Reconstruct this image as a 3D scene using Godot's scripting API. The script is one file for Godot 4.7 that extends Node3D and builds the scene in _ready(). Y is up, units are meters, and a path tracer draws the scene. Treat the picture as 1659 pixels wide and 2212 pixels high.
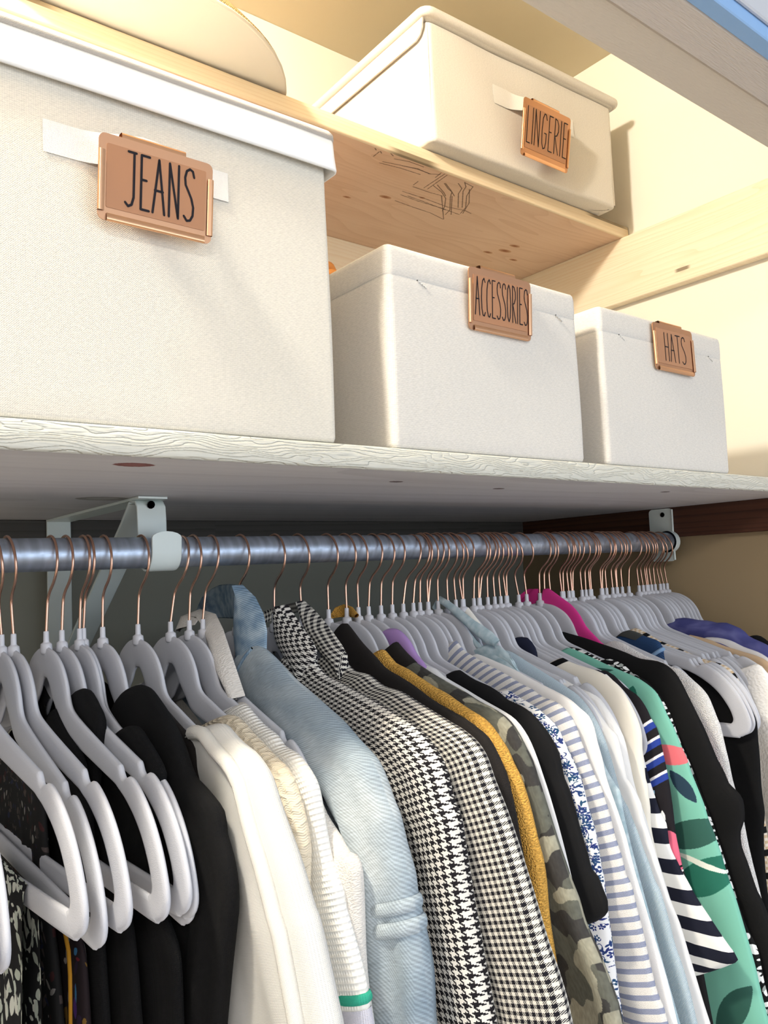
extends Node3D
# A closet: two pine shelves of canvas bins above a steel rod of velvet hangers and clothes. Metres, y up; the eye stands at x = 0, z = 0.

const CY := 1.62      # eye height
const ZR := -0.69615  # the rod's axis
const YR := 1.64574
const XW := 1.13      # wall at the rod's far end
const ZB := -1.012    # wall behind the rod
const YC := 2.467     # ceiling
const ROD_R := 0.01385

# ---------- mesh collecting ----------
class MB:
	var v := PackedVector3Array()
	var n := PackedVector3Array()
	var uv := PackedVector2Array()
	var ix := PackedInt32Array()

	# a sheet of nu rows and nv columns; normals point along d(row) x d(column), or against it with flip
	func grid(p: PackedVector3Array, t: PackedVector2Array, nu: int, nv: int, flip := false, wrap_v := false, wrap_u := false) -> void:
		var b := v.size()
		for i in nu:
			for j in nv:
				var i0 := i - 1 if i > 0 else (nu - 2 if wrap_u else 0)
				var i1 := i + 1 if i < nu - 1 else (1 if wrap_u else nu - 1)
				var j0 := j - 1 if j > 0 else (nv - 2 if wrap_v else 0)
				var j1 := j + 1 if j < nv - 1 else (1 if wrap_v else nv - 1)
				var nn := (p[i1 * nv + j] - p[i0 * nv + j]).cross(p[i * nv + j1] - p[i * nv + j0])
				if nn.length_squared() < 1e-18:
					var ii := clampi(i, 1, nu - 2) if nu > 2 else 0
					nn = (p[mini(ii + 1, nu - 1) * nv + j] - p[maxi(ii - 1, 0) * nv + j]).cross(p[ii * nv + j1] - p[ii * nv + j0])
				nn = nn.normalized()
				if nn.length_squared() < 0.5:
					nn = Vector3.UP
				v.append(p[i * nv + j])
				n.append(-nn if flip else nn)
				uv.append(t[i * nv + j])
		for i in nu - 1:
			for j in nv - 1:
				var a := b + i * nv + j
				var c := a + nv
				if flip:
					ix.append_array(PackedInt32Array([a, c, c + 1, a, c + 1, a + 1]))
				else:
					ix.append_array(PackedInt32Array([a, c + 1, c, a, a + 1, c + 1]))

	func quad(a: Vector3, b: Vector3, c: Vector3, d: Vector3, ua := Vector2.ZERO, ub := Vector2.RIGHT, uc := Vector2.ONE, ud := Vector2.DOWN) -> void:
		# a b c d counter-clockwise seen from the front
		var nn := (b - a).cross(c - a).normalized()
		var s := v.size()
		v.append_array(PackedVector3Array([a, b, c, d]))
		n.append_array(PackedVector3Array([nn, nn, nn, nn]))
		uv.append_array(PackedVector2Array([ua, ub, uc, ud]))
		ix.append_array(PackedInt32Array([s, s + 2, s + 1, s, s + 3, s + 2]))

	func tube(path: PackedVector3Array, r: float, sides := 8, caps := true, flat := 1.0, closed := false) -> void:
		var rows := path.size()
		var p := PackedVector3Array()
		var t := PackedVector2Array()
		var side := Vector3.ZERO
		var run := 0.0
		for i in rows:
			var a := path[i - 1] if i > 0 else (path[rows - 2] if closed else path[0])
			var b := path[i + 1] if i < rows - 1 else (path[1] if closed else path[rows - 1])
			var d := (b - a).normalized()
			if side == Vector3.ZERO:
				side = d.cross(Vector3.UP if absf(d.y) < 0.9 else Vector3.RIGHT).normalized()
			side = (side - d * side.dot(d)).normalized()
			var up := side.cross(d)
			if i > 0:
				run += path[i].distance_to(path[i - 1])
			for j in sides + 1:
				var w := TAU * j / sides
				p.append(path[i] + (side * cos(w) + up * sin(w) * flat) * r)
				t.append(Vector2(r * w, run))
		grid(p, t, rows, sides + 1, false, true, closed)
		if caps and not closed:
			for e in [0, rows - 1]:
				var s := v.size()
				var d: Vector3 = (path[1] - path[0]).normalized() * -1.0 if e == 0 else (path[rows - 1] - path[rows - 2]).normalized()
				v.append(path[e] + d * r * 0.4)
				n.append(d)
				uv.append(Vector2.ZERO)
				for j in sides + 1:
					v.append(p[e * (sides + 1) + j])
					n.append((d + (p[e * (sides + 1) + j] - path[e]).normalized()).normalized())
					uv.append(Vector2.ZERO)
				for j in sides:
					if e == 0:
						ix.append_array(PackedInt32Array([s, s + 1 + j, s + 2 + j]))
					else:
						ix.append_array(PackedInt32Array([s, s + 2 + j, s + 1 + j]))

	# profile of (inset, height) carried round a rounded rectangle; soft() may push points
	func ring(prof: PackedVector2Array, w: float, d: float, cr: float, at := Vector3.ZERO, segs := 5, per_side := 2, soft := 0.0, sd := 0.0) -> void:
		var outline: Array[Vector2] = []
		var outn: Array[Vector2] = []
		var cs := [Vector2(1, 1), Vector2(-1, 1), Vector2(-1, -1), Vector2(1, -1)]
		for c in 4:
			var cc: Vector2 = cs[c] * Vector2(w / 2 - cr, d / 2 - cr)
			for k in segs + 1:
				var a := PI / 2 * c + PI / 2 * k / segs
				outline.append(cc + Vector2(cos(a), sin(a)) * cr)
				outn.append(Vector2(cos(a), sin(a)))
			var nx: Vector2 = cs[(c + 1) % 4] * Vector2(w / 2 - cr, d / 2 - cr) + Vector2(cos(PI / 2 * (c + 1)), sin(PI / 2 * (c + 1))) * cr
			var here: Vector2 = outline[-1]
			for k in range(1, per_side):
				outline.append(here.lerp(nx, float(k) / per_side))
				outn.append(outn[outn.size() - 1])
		outline.append(outline[0])
		outn.append(outn[0])
		var p := PackedVector3Array()
		var t := PackedVector2Array()
		var hgt := 0.0
		for i in prof.size():
			if i > 0:
				hgt += prof[i].distance_to(prof[i - 1])
			var run := 0.0
			for j in outline.size():
				if j > 0:
					run += outline[j].distance_to(outline[j - 1])
				var o := outline[j]
				var ins := prof[i].x
				var q := o - outn[j] * minf(ins, cr)
				if ins > cr:
					var ex := ins - cr
					q.x = signf(q.x) * maxf(absf(q.x) - ex, 0.0) if absf(outn[j].x) > 0.01 or true else q.x
					q.y = signf(q.y) * maxf(absf(q.y) - ex, 0.0)
				var bulge := 0.0
				if soft > 0.0:
					bulge = soft * (sin(q.x * 17.0 + sd) * cos(prof[i].y * 21.0 + sd * 2.0) + 0.6 * sin(q.x * 41.0 + prof[i].y * 29.0 + sd * 3.0))
				q += outn[j] * bulge
				p.append(at + Vector3(q.x, prof[i].y, q.y))
				t.append(Vector2(run, hgt))
		grid(p, t, prof.size(), outline.size(), false, true)

	func done(m: Material) -> ArrayMesh:
		var am := ArrayMesh.new()
		add_to(am, m)
		return am

	func add_to(am: ArrayMesh, m: Material) -> void:
		var a := []
		a.resize(Mesh.ARRAY_MAX)
		a[Mesh.ARRAY_VERTEX] = v
		a[Mesh.ARRAY_NORMAL] = n
		a[Mesh.ARRAY_TEX_UV] = uv
		a[Mesh.ARRAY_INDEX] = ix
		am.add_surface_from_arrays(Mesh.PRIMITIVE_TRIANGLES, a)
		am.surface_set_material(am.get_surface_count() - 1, m)

# a bevelled block whose UVs are metres along its faces
func block(size: Vector3, at := Vector3.ZERO, bev := 0.002) -> MB:
	var b := MB.new()
	add_block(b, size, at, bev)
	return b

func add_block(b: MB, size: Vector3, at: Vector3, bev := 0.002) -> void:
	var h := size / 2
	var g := minf(bev, minf(h.x, minf(h.y, h.z)) * 0.6)
	var i := h - Vector3(g, g, g)
	for ax in 3:
		for s in [-1.0, 1.0]:
			var u := (ax + 1) % 3
			var w := (ax + 2) % 3
			var c: Array[Vector3] = []
			var t: Array[Vector2] = []
			for q in [[-1, -1], [1, -1], [1, 1], [-1, 1]]:
				var p := Vector3.ZERO
				p[ax] = h[ax] * s
				p[u] = i[u] * q[0]
				p[w] = i[w] * q[1]
				c.append(p + at)
				if ax == 0:
					t.append(Vector2(p.z + at.z, p.y + at.y))
				elif ax == 1:
					t.append(Vector2(p.x + at.x, p.z + at.z))
				else:
					t.append(Vector2(p.x + at.x, p.y + at.y))
			if s > 0:
				b.quad(c[0], c[1], c[2], c[3], t[0], t[1], t[2], t[3])
			else:
				b.quad(c[3], c[2], c[1], c[0], t[3], t[2], t[1], t[0])
	# bevel strips along the twelve edges and the eight corners
	for ax in 3:
		var u := (ax + 1) % 3
		var w := (ax + 2) % 3
		for su in [-1.0, 1.0]:
			for sw in [-1.0, 1.0]:
				var p: Array[Vector3] = []
				for e in [[-1.0, 0], [1.0, 0], [1.0, 1], [-1.0, 1]]:
					var q := Vector3.ZERO
					q[ax] = i[ax] * e[0]
					q[u] = (h[u] if e[1] == 0 else i[u]) * su
					q[w] = (i[w] if e[1] == 0 else h[w]) * sw
					p.append(q + at)
				var k := Vector2(p[0][ax], 0.0)
				var l := Vector2(p[1][ax], 0.0)
				if su * sw > 0:
					b.quad(p[0], p[3], p[2], p[1], k, k, l, l)
					_face_out(b, at)
				else:
					b.quad(p[0], p[1], p[2], p[3], k, l, l, k)
					_face_out(b, at)

func _face_out(b: MB, c: Vector3) -> void:
	# turns the last quad so that it faces away from c
	var s := b.v.size() - 4
	var m := (b.v[s] + b.v[s + 1] + b.v[s + 2] + b.v[s + 3]) / 4.0 - c
	if b.n[s].dot(m) < 0:
		for k in 4:
			b.n[s + k] = -b.n[s + k]
		var e := b.ix.size() - 6
		b.ix[e] = s
		b.ix[e + 1] = s + 1
		b.ix[e + 2] = s + 2
		b.ix[e + 3] = s
		b.ix[e + 4] = s + 2
		b.ix[e + 5] = s + 3

# ---------- naming ----------
var taken := {}

func numbered(called: String) -> String:
	if not taken.has(called):
		taken[called] = 0
		return called
	taken[called] += 1
	return "%s_%03d" % [called, taken[called]]

func thing(called: String, label: String, category: String, at := Vector3.ZERO, group := "") -> Node3D:
	var o := Node3D.new()
	o.name = numbered(called)
	add_child(o, true)
	o.position = at
	tag(o, label, category, group)
	return o

func tag(o: Node, label: String, category: String, group := "") -> void:
	o.set_meta("label", label)
	o.set_meta("category", category)
	if group:
		o.set_meta("group", group)

func part(called: String, mesh: Mesh, parent: Node, at := Vector3.ZERO) -> MeshInstance3D:
	var o := MeshInstance3D.new()
	o.name = called
	o.mesh = mesh
	o.position = at
	parent.add_child(o, true)
	return o

func struct(called: String, mesh: Mesh, label: String, at := Vector3.ZERO) -> MeshInstance3D:
	var o := MeshInstance3D.new()
	o.name = called
	o.mesh = mesh
	o.position = at
	add_child(o, true)
	o.set_meta("kind", "structure")
	o.set_meta("label", label)
	return o

# ---------- materials ----------
func noise(sd: int, f: float, oct := 3) -> FastNoiseLite:
	var z := FastNoiseLite.new()
	z.seed = sd
	z.frequency = f
	z.fractal_octaves = oct
	z.noise_type = FastNoiseLite.TYPE_SIMPLEX_SMOOTH
	return z

func tex(w: int, h: int, f: Callable) -> ImageTexture:
	var im := Image.create(w, h, false, Image.FORMAT_RGB8)
	for y in h:
		for x in w:
			im.set_pixel(x, y, f.call(x, y))
	return ImageTexture.create_from_image(im)

func hgt(w: int, h: int, f: Callable) -> ImageTexture:
	var im := Image.create(w, h, false, Image.FORMAT_L8)
	for y in h:
		for x in w:
			var g: float = clampf(f.call(x, y), 0.0, 1.0)
			im.set_pixel(x, y, Color(g, g, g))
	return ImageTexture.create_from_image(im)

func mat(col: Color, rough := 0.9, t: Texture2D = null, tile := Vector2.ONE, bump: Texture2D = null, cm := 0.0, offset := Vector2.ZERO) -> StandardMaterial3D:
	var m := StandardMaterial3D.new()
	m.albedo_color = col
	m.roughness = rough
	m.metallic_specular = 0.35
	if t:
		m.albedo_texture = t
	if bump:
		m.heightmap_enabled = true
		m.heightmap_texture = bump
		m.heightmap_scale = cm
	if t or bump:
		m.uv1_scale = Vector3(1.0 / tile.x, 1.0 / tile.y, 1)
		m.uv1_offset = Vector3(offset.x, offset.y, 0)
	return m

func metal(col: Color, rough: float) -> StandardMaterial3D:
	var m := StandardMaterial3D.new()
	m.albedo_color = col
	m.metallic = 1.0
	m.roughness = rough
	return m

var M := {}
var weave: ImageTexture
var weave_h: ImageTexture
var knit_h: ImageTexture
var twill_h: ImageTexture
var fuzz_h: ImageTexture

func shade(c: Color, k: float) -> Color:
	return Color(clampf(c.r * k, 0, 1), clampf(c.g * k, 0, 1), clampf(c.b * k, 0, 1))

func blot(im: Image, c: Vector2, r: Vector2, turn: float, col: Color, pointed := 0.0) -> void:
	# an ellipse, or with pointed > 0 a leaf, in pixels
	var R := int(maxf(r.x, r.y)) + 2
	for y in range(maxi(0, int(c.y) - R), mini(im.get_height(), int(c.y) + R)):
		for x in range(maxi(0, int(c.x) - R), mini(im.get_width(), int(c.x) + R)):
			var q := (Vector2(x, y) - c).rotated(-turn)
			var k := absf(q.x / r.x)
			if k < 1.0 and absf(q.y) < r.y * lerpf(sqrt(1.0 - k * k), 1.0 - k * k, pointed):
				im.set_pixel(x, y, col)

func stroke(im: Image, a: Vector2, b: Vector2, w: float, col: Color, fade := 1.0) -> void:
	var steps := int(a.distance_to(b)) + 1
	for s in steps + 1:
		var c := a.lerp(b, float(s) / steps)
		for y in range(int(c.y - w), int(c.y + w) + 1):
			for x in range(int(c.x - w), int(c.x + w) + 1):
				if x >= 0 and y >= 0 and x < im.get_width() and y < im.get_height() and Vector2(x, y).distance_to(c) <= w:
					im.set_pixel(x, y, im.get_pixel(x, y).lerp(col, fade))

func ragged(im: Image, sd: int, count: int, cols: Array, r0: float, r1: float, leafy: float) -> void:
	var g := RandomNumberGenerator.new()
	g.seed = sd
	for k in count:
		var c := Vector2(g.randf() * im.get_width(), g.randf() * im.get_height())
		var r := g.randf_range(r0, r1)
		blot(im, c, Vector2(r, r * g.randf_range(0.3, 0.7)), g.randf() * TAU, cols[g.randi() % cols.size()], leafy)

func plain_image(w: int, h: int, col: Color) -> Image:
	var im := Image.create(w, h, false, Image.FORMAT_RGB8)
	im.fill(col)
	return im

func pine(w: int, h: int, base: Color, dark: Color, sd: int, lines: float, knots: Array) -> Image:
	# grain runs along x; knots are [x, y, radius] in pixels and bend the grain round them
	var im := Image.create(w, h, false, Image.FORMAT_RGB8)
	var n1 := noise(sd, 0.0035, 2)
	var n2 := noise(sd + 1, 0.05, 2)
	for y in h:
		for x in w:
			var yy := float(y)
			var kd := 0.0
			for k in knots:
				var dx: float = (x - k[0]) / (k[2] * 3.2)
				var dy: float = (y - k[1]) / k[2]
				var e := exp(-(dx * dx + dy * dy * 0.35))
				yy += signf(dy) * e * k[2] * 1.1
				kd = maxf(kd, 1.0 - smoothstep(0.5, 1.15, sqrt(dx * dx * 2.6 + dy * dy)))
			var ring := yy / h * lines + n1.get_noise_2d(x * 0.35, yy * 2.0) * lines * 0.22
			var f := ring - floorf(ring)
			var g := pow(f, 3.0) * 0.55 + n2.get_noise_2d(x * 0.08, y * 2.2) * 0.2 + n1.get_noise_2d(x + 900.0, y * 0.5) * 0.2
			var c := base.lerp(dark, clampf(g * 0.75 + 0.1, 0.0, 1.0))
			if kd > 0.0:
				c = c.lerp(shade(dark, 0.55), kd * 0.85)
			im.set_pixel(x, y, c)
	return im

func make_materials() -> void:
	var nz := noise(7, 0.11, 2)
	var nl := noise(11, 0.018, 3)
	weave = tex(256, 256, func(x: int, y: int):
		var k := 0.95 + 0.05 * (sin(x * TAU / 4.0) * 0.5 + sin(y * TAU / 4.0) * 0.5) * (1.0 if (x / 4 + y / 4) % 2 == 0 else 0.4) + 0.05 * nz.get_noise_2d(x * 0.6, y * 3.0)
		return Color(k, k, k))
	weave_h = hgt(256, 256, func(x: int, y: int): return 0.5 + 0.42 * sin(x * TAU / 4.0) * sin(y * TAU / 4.0) + 0.08 * nz.get_noise_2d(x * 0.9, y * 5.0))
	knit_h = hgt(128, 128, func(x: int, y: int): return 0.5 + 0.5 * absf(sin(x * PI / 8.0 + 0.6 * sin(y * TAU / 8.0))) * (0.7 + 0.3 * sin(y * TAU / 8.0)) - 0.2)
	twill_h = hgt(128, 128, func(x: int, y: int): return 0.5 + 0.5 * sin((x + y) * TAU / 8.0))
	fuzz_h = hgt(256, 256, func(x: int, y: int): return 0.5 + 0.8 * nz.get_noise_2d(x * 1.3, y * 1.3))
	M.canvas = mat(Color(0.91, 0.885, 0.83), 0.95, weave, Vector2(0.085, 0.085), weave_h, 0.022)
	M.canvas_warm = mat(Color(0.93, 0.91, 0.875), 0.95, weave, Vector2(0.07, 0.07), weave_h, 0.02)
	M.linen_bin = mat(Color(0.895, 0.875, 0.84), 0.95, weave, Vector2(0.10, 0.10), weave_h, 0.03)
	M.lid_smooth = mat(Color(0.94, 0.94, 0.93), 0.85, null, Vector2(0.05, 0.05), weave_h, 0.012)
	M.piping = mat(Color(0.90, 0.87, 0.83), 0.95, null, Vector2(0.012, 0.012), twill_h, 0.05)
	M.webbing = mat(Color(0.96, 0.95, 0.925), 0.95, null, Vector2(0.010, 0.010), knit_h, 0.05)
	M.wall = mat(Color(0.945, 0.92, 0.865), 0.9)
	M.wall_low = mat(Color(0.60, 0.60, 0.55), 0.9)  # lower back wall, a greyer tan than the end wall
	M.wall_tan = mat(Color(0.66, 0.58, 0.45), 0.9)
	M.ceiling = mat(Color(0.85, 0.80, 0.69), 0.95)  # cream ceiling toned down to tan: its grazing shade is in the colour
	M.header = mat(Color(0.84, 0.805, 0.75), 0.7, null, Vector2(0.5, 0.06), fuzz_h, 0.02)
	M.header_rough = mat(Color(0.83, 0.80, 0.77), 0.8, null, Vector2(0.6, 0.05), fuzz_h, 0.03)
	M.blue_strip = mat(Color(0.58, 0.73, 0.90), 0.7)  # even light blue for the strip under the casing
	M.casing = mat(Color(0.80, 0.81, 0.83), 0.6)
	M.room_wall = mat(Color(0.85, 0.85, 0.86), 0.9)
	M.floor = mat(Color(1, 1, 1), 0.5, ImageTexture.create_from_image(pine(256, 256, Color(0.86, 0.80, 0.73), Color(0.74, 0.66, 0.58), 41, 9, [])), Vector2(0.8, 0.5))
	M.copper = metal(Color(0.79, 0.60, 0.46), 0.42)
	M.copper_edge = metal(Color(0.88, 0.68, 0.52), 0.30)
	M.rose = metal(Color(0.86, 0.69, 0.60), 0.24)
	M.ink = mat(Color(0.10, 0.085, 0.11), 0.6)
	M.card = mat(Color(0.70, 0.51, 0.375), 0.35)
	M.velvet = mat(Color(0.77, 0.775, 0.80), 0.85, null, Vector2(0.03, 0.03), fuzz_h, 0.006)
	M.velvet.rim_enabled = true
	M.velvet.rim = 0.15
	M.plug = mat(Color(0.80, 0.80, 0.82), 0.45)
	M.steel = mat(Color(0.80, 0.84, 0.90), 0.30, tex(256, 64, func(x: int, y: int):
		var k := 0.88 + 0.12 * nl.get_noise_2d(x * 0.6, y * 9.0) + 0.06 * nz.get_noise_2d(x, y)
		return Color(k, k, k)), Vector2(0.5, 0.09))
	M.steel.metallic = 0.85
	M.steel.roughness = 0.42
	M.bracket = mat(Color(0.90, 0.935, 0.915), 0.35)
	M.screw = metal(Color(0.55, 0.55, 0.55), 0.4)
	M.dark_wood = mat(Color(1, 1, 1), 0.6, ImageTexture.create_from_image(pine(256, 128, Color(0.36, 0.23, 0.17), Color(0.20, 0.12, 0.09), 5, 9, [])), Vector2(0.5, 0.1))
	M.grey_wood = mat(Color(1, 1, 1), 0.7, ImageTexture.create_from_image(pine(256, 128, Color(0.34, 0.33, 0.31), Color(0.24, 0.22, 0.20), 6, 7, [])), Vector2(0.5, 0.1))
	var pe := pine(512, 64, Color(0.94, 0.87, 0.75), Color(0.87, 0.76, 0.60), 21, 4, [[100, 60, 16], [380, 8, 12]])
	M.pine_edge = mat(Color(1, 1, 1), 0.65, ImageTexture.create_from_image(pe), Vector2(0.9, 0.022), null, 0.0, Vector2(0, 0))
	var pl := pine(1024, 256, Color(0.955, 0.905, 0.81), Color(0.90, 0.80, 0.66), 33, 15, [[330, 150, 7], [800, 120, 5]])
	M.pine_ledger = mat(Color(1, 1, 1), 0.6, ImageTexture.create_from_image(pl), Vector2(0.95, 0.105))
	M.pine_top = mat(Color(1, 1, 1), 0.6, ImageTexture.create_from_image(pine(512, 256, Color(0.93, 0.80, 0.60), Color(0.82, 0.63, 0.42), 35, 11, [])), Vector2(1.0, 0.26))
	# underside of the upper shelf: x 0.30..1.15 and z -1.02..-0.743, with knots and old dark scrawls
	var W := 1536
	var H := 500
	var us := pine(W, H, Color(0.89, 0.77, 0.665), Color(0.81, 0.665, 0.545), 57, 10, [])
	for k in [[0.988, -0.885, 12.0, 1.0], [0.968, -0.905, 9.0, 0.9], [0.987, -0.862, 10.0, 0.8], [0.70, -0.842, 9.0, 0.8], [0.655, -0.872, 6.0, 0.8], [0.745, -0.815, 5.0, 0.8], [1.03, -0.905, 8.0, 0.7]]:
		var c := Vector2((k[0] - 0.30) / 0.85 * W, (k[1] + 1.02) / 0.277 * H)
		for q in 5:
			blot(us, c, Vector2(k[2] * (2.0 - q * 0.36), k[2] * (0.8 - q * 0.13)), 0.1, Color(0.79 - 0.05 * q, 0.62 - 0.06 * q, 0.48 - 0.055 * q))
	for line in scrawls():
		for k in line.size() - 1:
			var a: Vector2 = line[k]
			var b: Vector2 = line[k + 1]
			stroke(us, Vector2((a.x - 0.30) / 0.85 * W, (a.y + 1.02) / 0.277 * H), Vector2((b.x - 0.30) / 0.85 * W, (b.y + 1.02) / 0.277 * H), 1.3, Color(0.28, 0.19, 0.14), 0.36)
	M.pine_under = mat(Color(1, 1, 1), 0.65, ImageTexture.create_from_image(us), Vector2(0.85, 0.277), null, 0.0, Vector2(-0.30 / 0.85, 1.02 / 0.277))
	# painted lower shelf: relief of the grain under white paint; underside greyish with a reddish knot
	var gr := noise(77, 0.012, 2)
	var relief := hgt(1024, 64, func(x: int, y: int):
		var r := (y + 26.0 * gr.get_noise_2d(x * 0.8, y * 1.5)) / 9.0
		var f := r - floorf(r)
		return 0.75 - 0.6 * pow(f, 5.0) + 0.12 * nz.get_noise_2d(x * 0.4, y * 2.0))
	M.paint_edge = mat(Color(0.80, 0.795, 0.75), 0.45, null, Vector2(0.75, 0.0188), relief, 0.16)
	var pu := pine(1024, 512, Color(0.82, 0.81, 0.815), Color(0.73, 0.715, 0.72), 91, 8, [])
	for k in [[0.2037, -0.5188, 10.0, 0.52, 0.34, 0.32], [0.4503, -0.5439, 5.0, 0.35, 0.28, 0.28], [0.5979, -0.5606, 5.0, 0.35, 0.28, 0.28], [0.8446, -0.5286, 5.0, 0.3, 0.25, 0.24], [0.26, -0.74, 18.0, 0.62, 0.60, 0.58]]:
		var c := Vector2((k[0] + 0.2) / 1.4 * 1024, (k[1] + 1.02) / 0.54 * 512)
		blot(pu, c, Vector2(k[2], k[2] * 0.85), 0.15, Color(k[3], k[4], k[5]))
		blot(pu, c, Vector2(k[2] * 0.6, k[2] * 0.5), 0.15, Color(k[3] * 1.12, k[4] * 1.15, k[5] * 1.15))
	M.paint_under = mat(Color(1, 1, 1), 0.7, ImageTexture.create_from_image(pu), Vector2(1.4, 0.54), null, 0.0, Vector2(0.2 / 1.4, 1.02 / 0.54))
	M.paint = mat(Color(0.86, 0.86, 0.82), 0.6)
	M.brim = mat(Color(0.90, 0.875, 0.82), 0.95, null, Vector2(0.05, 0.05), weave_h, 0.02)
	M.straw = mat(Color(1, 1, 1), 0.8, tex(128, 128, func(x: int, y: int):
		var k := 0.8 + 0.2 * sin((x + 3.0 * sin(y * TAU / 16.0)) * TAU / 16.0) * sin(y * TAU / 16.0) + 0.15 * nz.get_noise_2d(x * 2.0, y * 2.0)
		return Color(0.93 * k, 0.80 * k, 0.56 * k)), Vector2(0.03, 0.03), knit_h, 0.2)
	M.wicker = mat(Color(0.80, 0.53, 0.27), 0.6)
	M.wicker_dark = mat(Color(0.52, 0.30, 0.14), 0.7)
	# cloths
	var fine := 0.03
	M.black = mat(Color(0.05, 0.05, 0.055), 0.95, null, Vector2(0.012, 0.012), knit_h, 0.03)
	M.black_rib = mat(Color(0.042, 0.043, 0.048), 0.95, null, Vector2(0.02, 0.02), knit_h, 0.06)
	M.charcoal = mat(Color(0.17, 0.155, 0.15), 0.95, null, Vector2(0.02, 0.02), fuzz_h, 0.05)
	M.black_suit = mat(Color(0.052, 0.05, 0.054), 0.85, null, Vector2(0.01, 0.01), twill_h, 0.01)
	M.black_linen = mat(Color(0.085, 0.085, 0.09), 0.9, null, Vector2(0.03, 0.03), weave_h, 0.03)
	M.cream = mat(Color(0.85, 0.845, 0.825), 0.95, null, Vector2(0.014, 0.014), knit_h, 0.045)
	M.cream_piping = mat(Color(0.92, 0.91, 0.88), 0.95, null, Vector2(0.01, 0.01), knit_h, 0.06)
	var cab := hgt(128, 256, func(x: int, y: int):
		var a := sin(x * TAU / 32.0) * 0.3 + 0.5
		var cable := absf(sin(x * PI / 32.0 + 1.3 * sin(y * TAU / 64.0)))
		return a * 0.3 + cable * 0.5 + 0.2 * absf(sin(y * PI / 8.0 + sin(x * TAU / 16.0))))
	M.cable = mat(Color(0.90, 0.845, 0.745), 0.95, null, Vector2(0.028, 0.056), cab, 0.18)
	var waf := hgt(64, 64, func(x: int, y: int): return 0.35 + 0.45 * absf(sin(y * PI / 16.0)) + 0.2 * absf(sin(x * PI / 8.0)) * absf(sin(y * PI / 16.0)))
	var wimg := plain_image(64, 512, Color(0.935, 0.92, 0.885))
	M.waffle = mat(Color(0.935, 0.925, 0.895), 0.95, null, Vector2(0.016, 0.016), waf, 0.14)
	M.heather = mat(Color(1, 1, 1), 0.95, tex(256, 256, func(x: int, y: int):
		var k := 0.86 + 0.10 * nz.get_noise_2d(x * 0.5, y * 3.0)
		return Color(k, k * 0.975, k * 0.94)), Vector2(0.06, 0.06), fuzz_h, 0.04)
	M.teal = mat(Color(0.22, 0.66, 0.55), 0.9, null, Vector2(0.01, 0.01), knit_h, 0.05)
	M.rib_lilac = mat(Color(0.86, 0.85, 0.89), 0.95, null, Vector2(0.01, 0.01), knit_h, 0.08)
	var dn := noise(3, 0.006, 3)
	M.denim = mat(Color(1, 1, 1), 0.9, tex(512, 1024, func(x: int, y: int):
		var tw := 0.5 + 0.5 * sin((x - y * 0.55) * TAU / 4.0) + 0.5 * nz.get_noise_2d(x * 0.4, y * 4.0)
		var worn := clampf(0.55 + 0.75 * dn.get_noise_2d(x, y * 0.7), 0.0, 1.0)
		var low := smoothstep(650.0, 1000.0, y) * 0.35
		var c := Color(0.51, 0.585, 0.645).lerp(Color(0.77, 0.80, 0.81), clampf(worn - low, 0.0, 1.0))
		return shade(c, 0.84 + 0.20 * tw)), Vector2(0.25, 0.5), twill_h, 0.01)
	M.denim_dark = mat(Color(1, 1, 1), 0.9, tex(256, 256, func(x: int, y: int):
		var tw := 0.5 + 0.5 * sin((x - y * 0.55) * TAU / 5.0)
		return shade(Color(0.45, 0.55, 0.64).lerp(Color(0.66, 0.73, 0.78), clampf(0.5 + dn.get_noise_2d(x * 3.0, y * 3.0), 0, 1)), 0.82 + 0.25 * tw)), Vector2(0.09, 0.09))
	M.jean = mat(Color(1, 1, 1), 0.9, tex(128, 128, func(x: int, y: int):
		var tw := 0.5 + 0.5 * sin((x - y * 0.55) * TAU / 6.0)
		return shade(Color(0.16, 0.27, 0.42), 0.75 + 0.4 * tw)), Vector2(0.04, 0.04))
	M.jean_edge = mat(Color(0.50, 0.62, 0.75), 0.9)
	M.jean_fray = mat(Color(0.36, 0.37, 0.36), 0.95, null, Vector2(0.02, 0.02), fuzz_h, 0.1)
	M.hound = mat(Color(1, 1, 1), 0.9, tex(256, 256, func(x: int, y: int):
		var tx := x / 4
		var ty := y / 4
		var up := posmod(tx - ty, 4) < 2
		var dark := posmod(tx, 8) < 4 if up else posmod(ty, 8) < 4
		var k := 0.92 + 0.08 * nz.get_noise_2d(x * 3.0, y * 3.0)
		return shade(Color(0.10, 0.09, 0.11) if dark else Color(0.94, 0.925, 0.89), k)), Vector2(0.048, 0.048), weave_h, 0.01)
	M.ging = mat(Color(1, 1, 1), 0.9, tex(256, 256, func(x: int, y: int):
		var a := posmod(x, 32) < 16
		var b := posmod(y, 32) < 16
		var k := 0.92 + 0.08 * nz.get_noise_2d(x * 2.0, y * 2.0)
		if a and b:
			return Color(0.085, 0.08, 0.11)
		if a or b:
			return shade(Color(0.13, 0.125, 0.15) if posmod(x + y, 8) < 4 else Color(0.90, 0.885, 0.84), k)
		return shade(Color(0.93, 0.915, 0.87), k)), Vector2(0.0392, 0.0392), weave_h, 0.01)
	M.mustard = mat(Color(1, 1, 1), 0.95, tex(256, 256, func(x: int, y: int):
		return shade(Color(0.94, 0.72, 0.35), 0.94 + 0.16 * nz.get_noise_2d(x, y * 1.5))), Vector2(0.06, 0.06), fuzz_h, 0.16)
	var cm1 := noise(19, 0.0155, 2)
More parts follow.
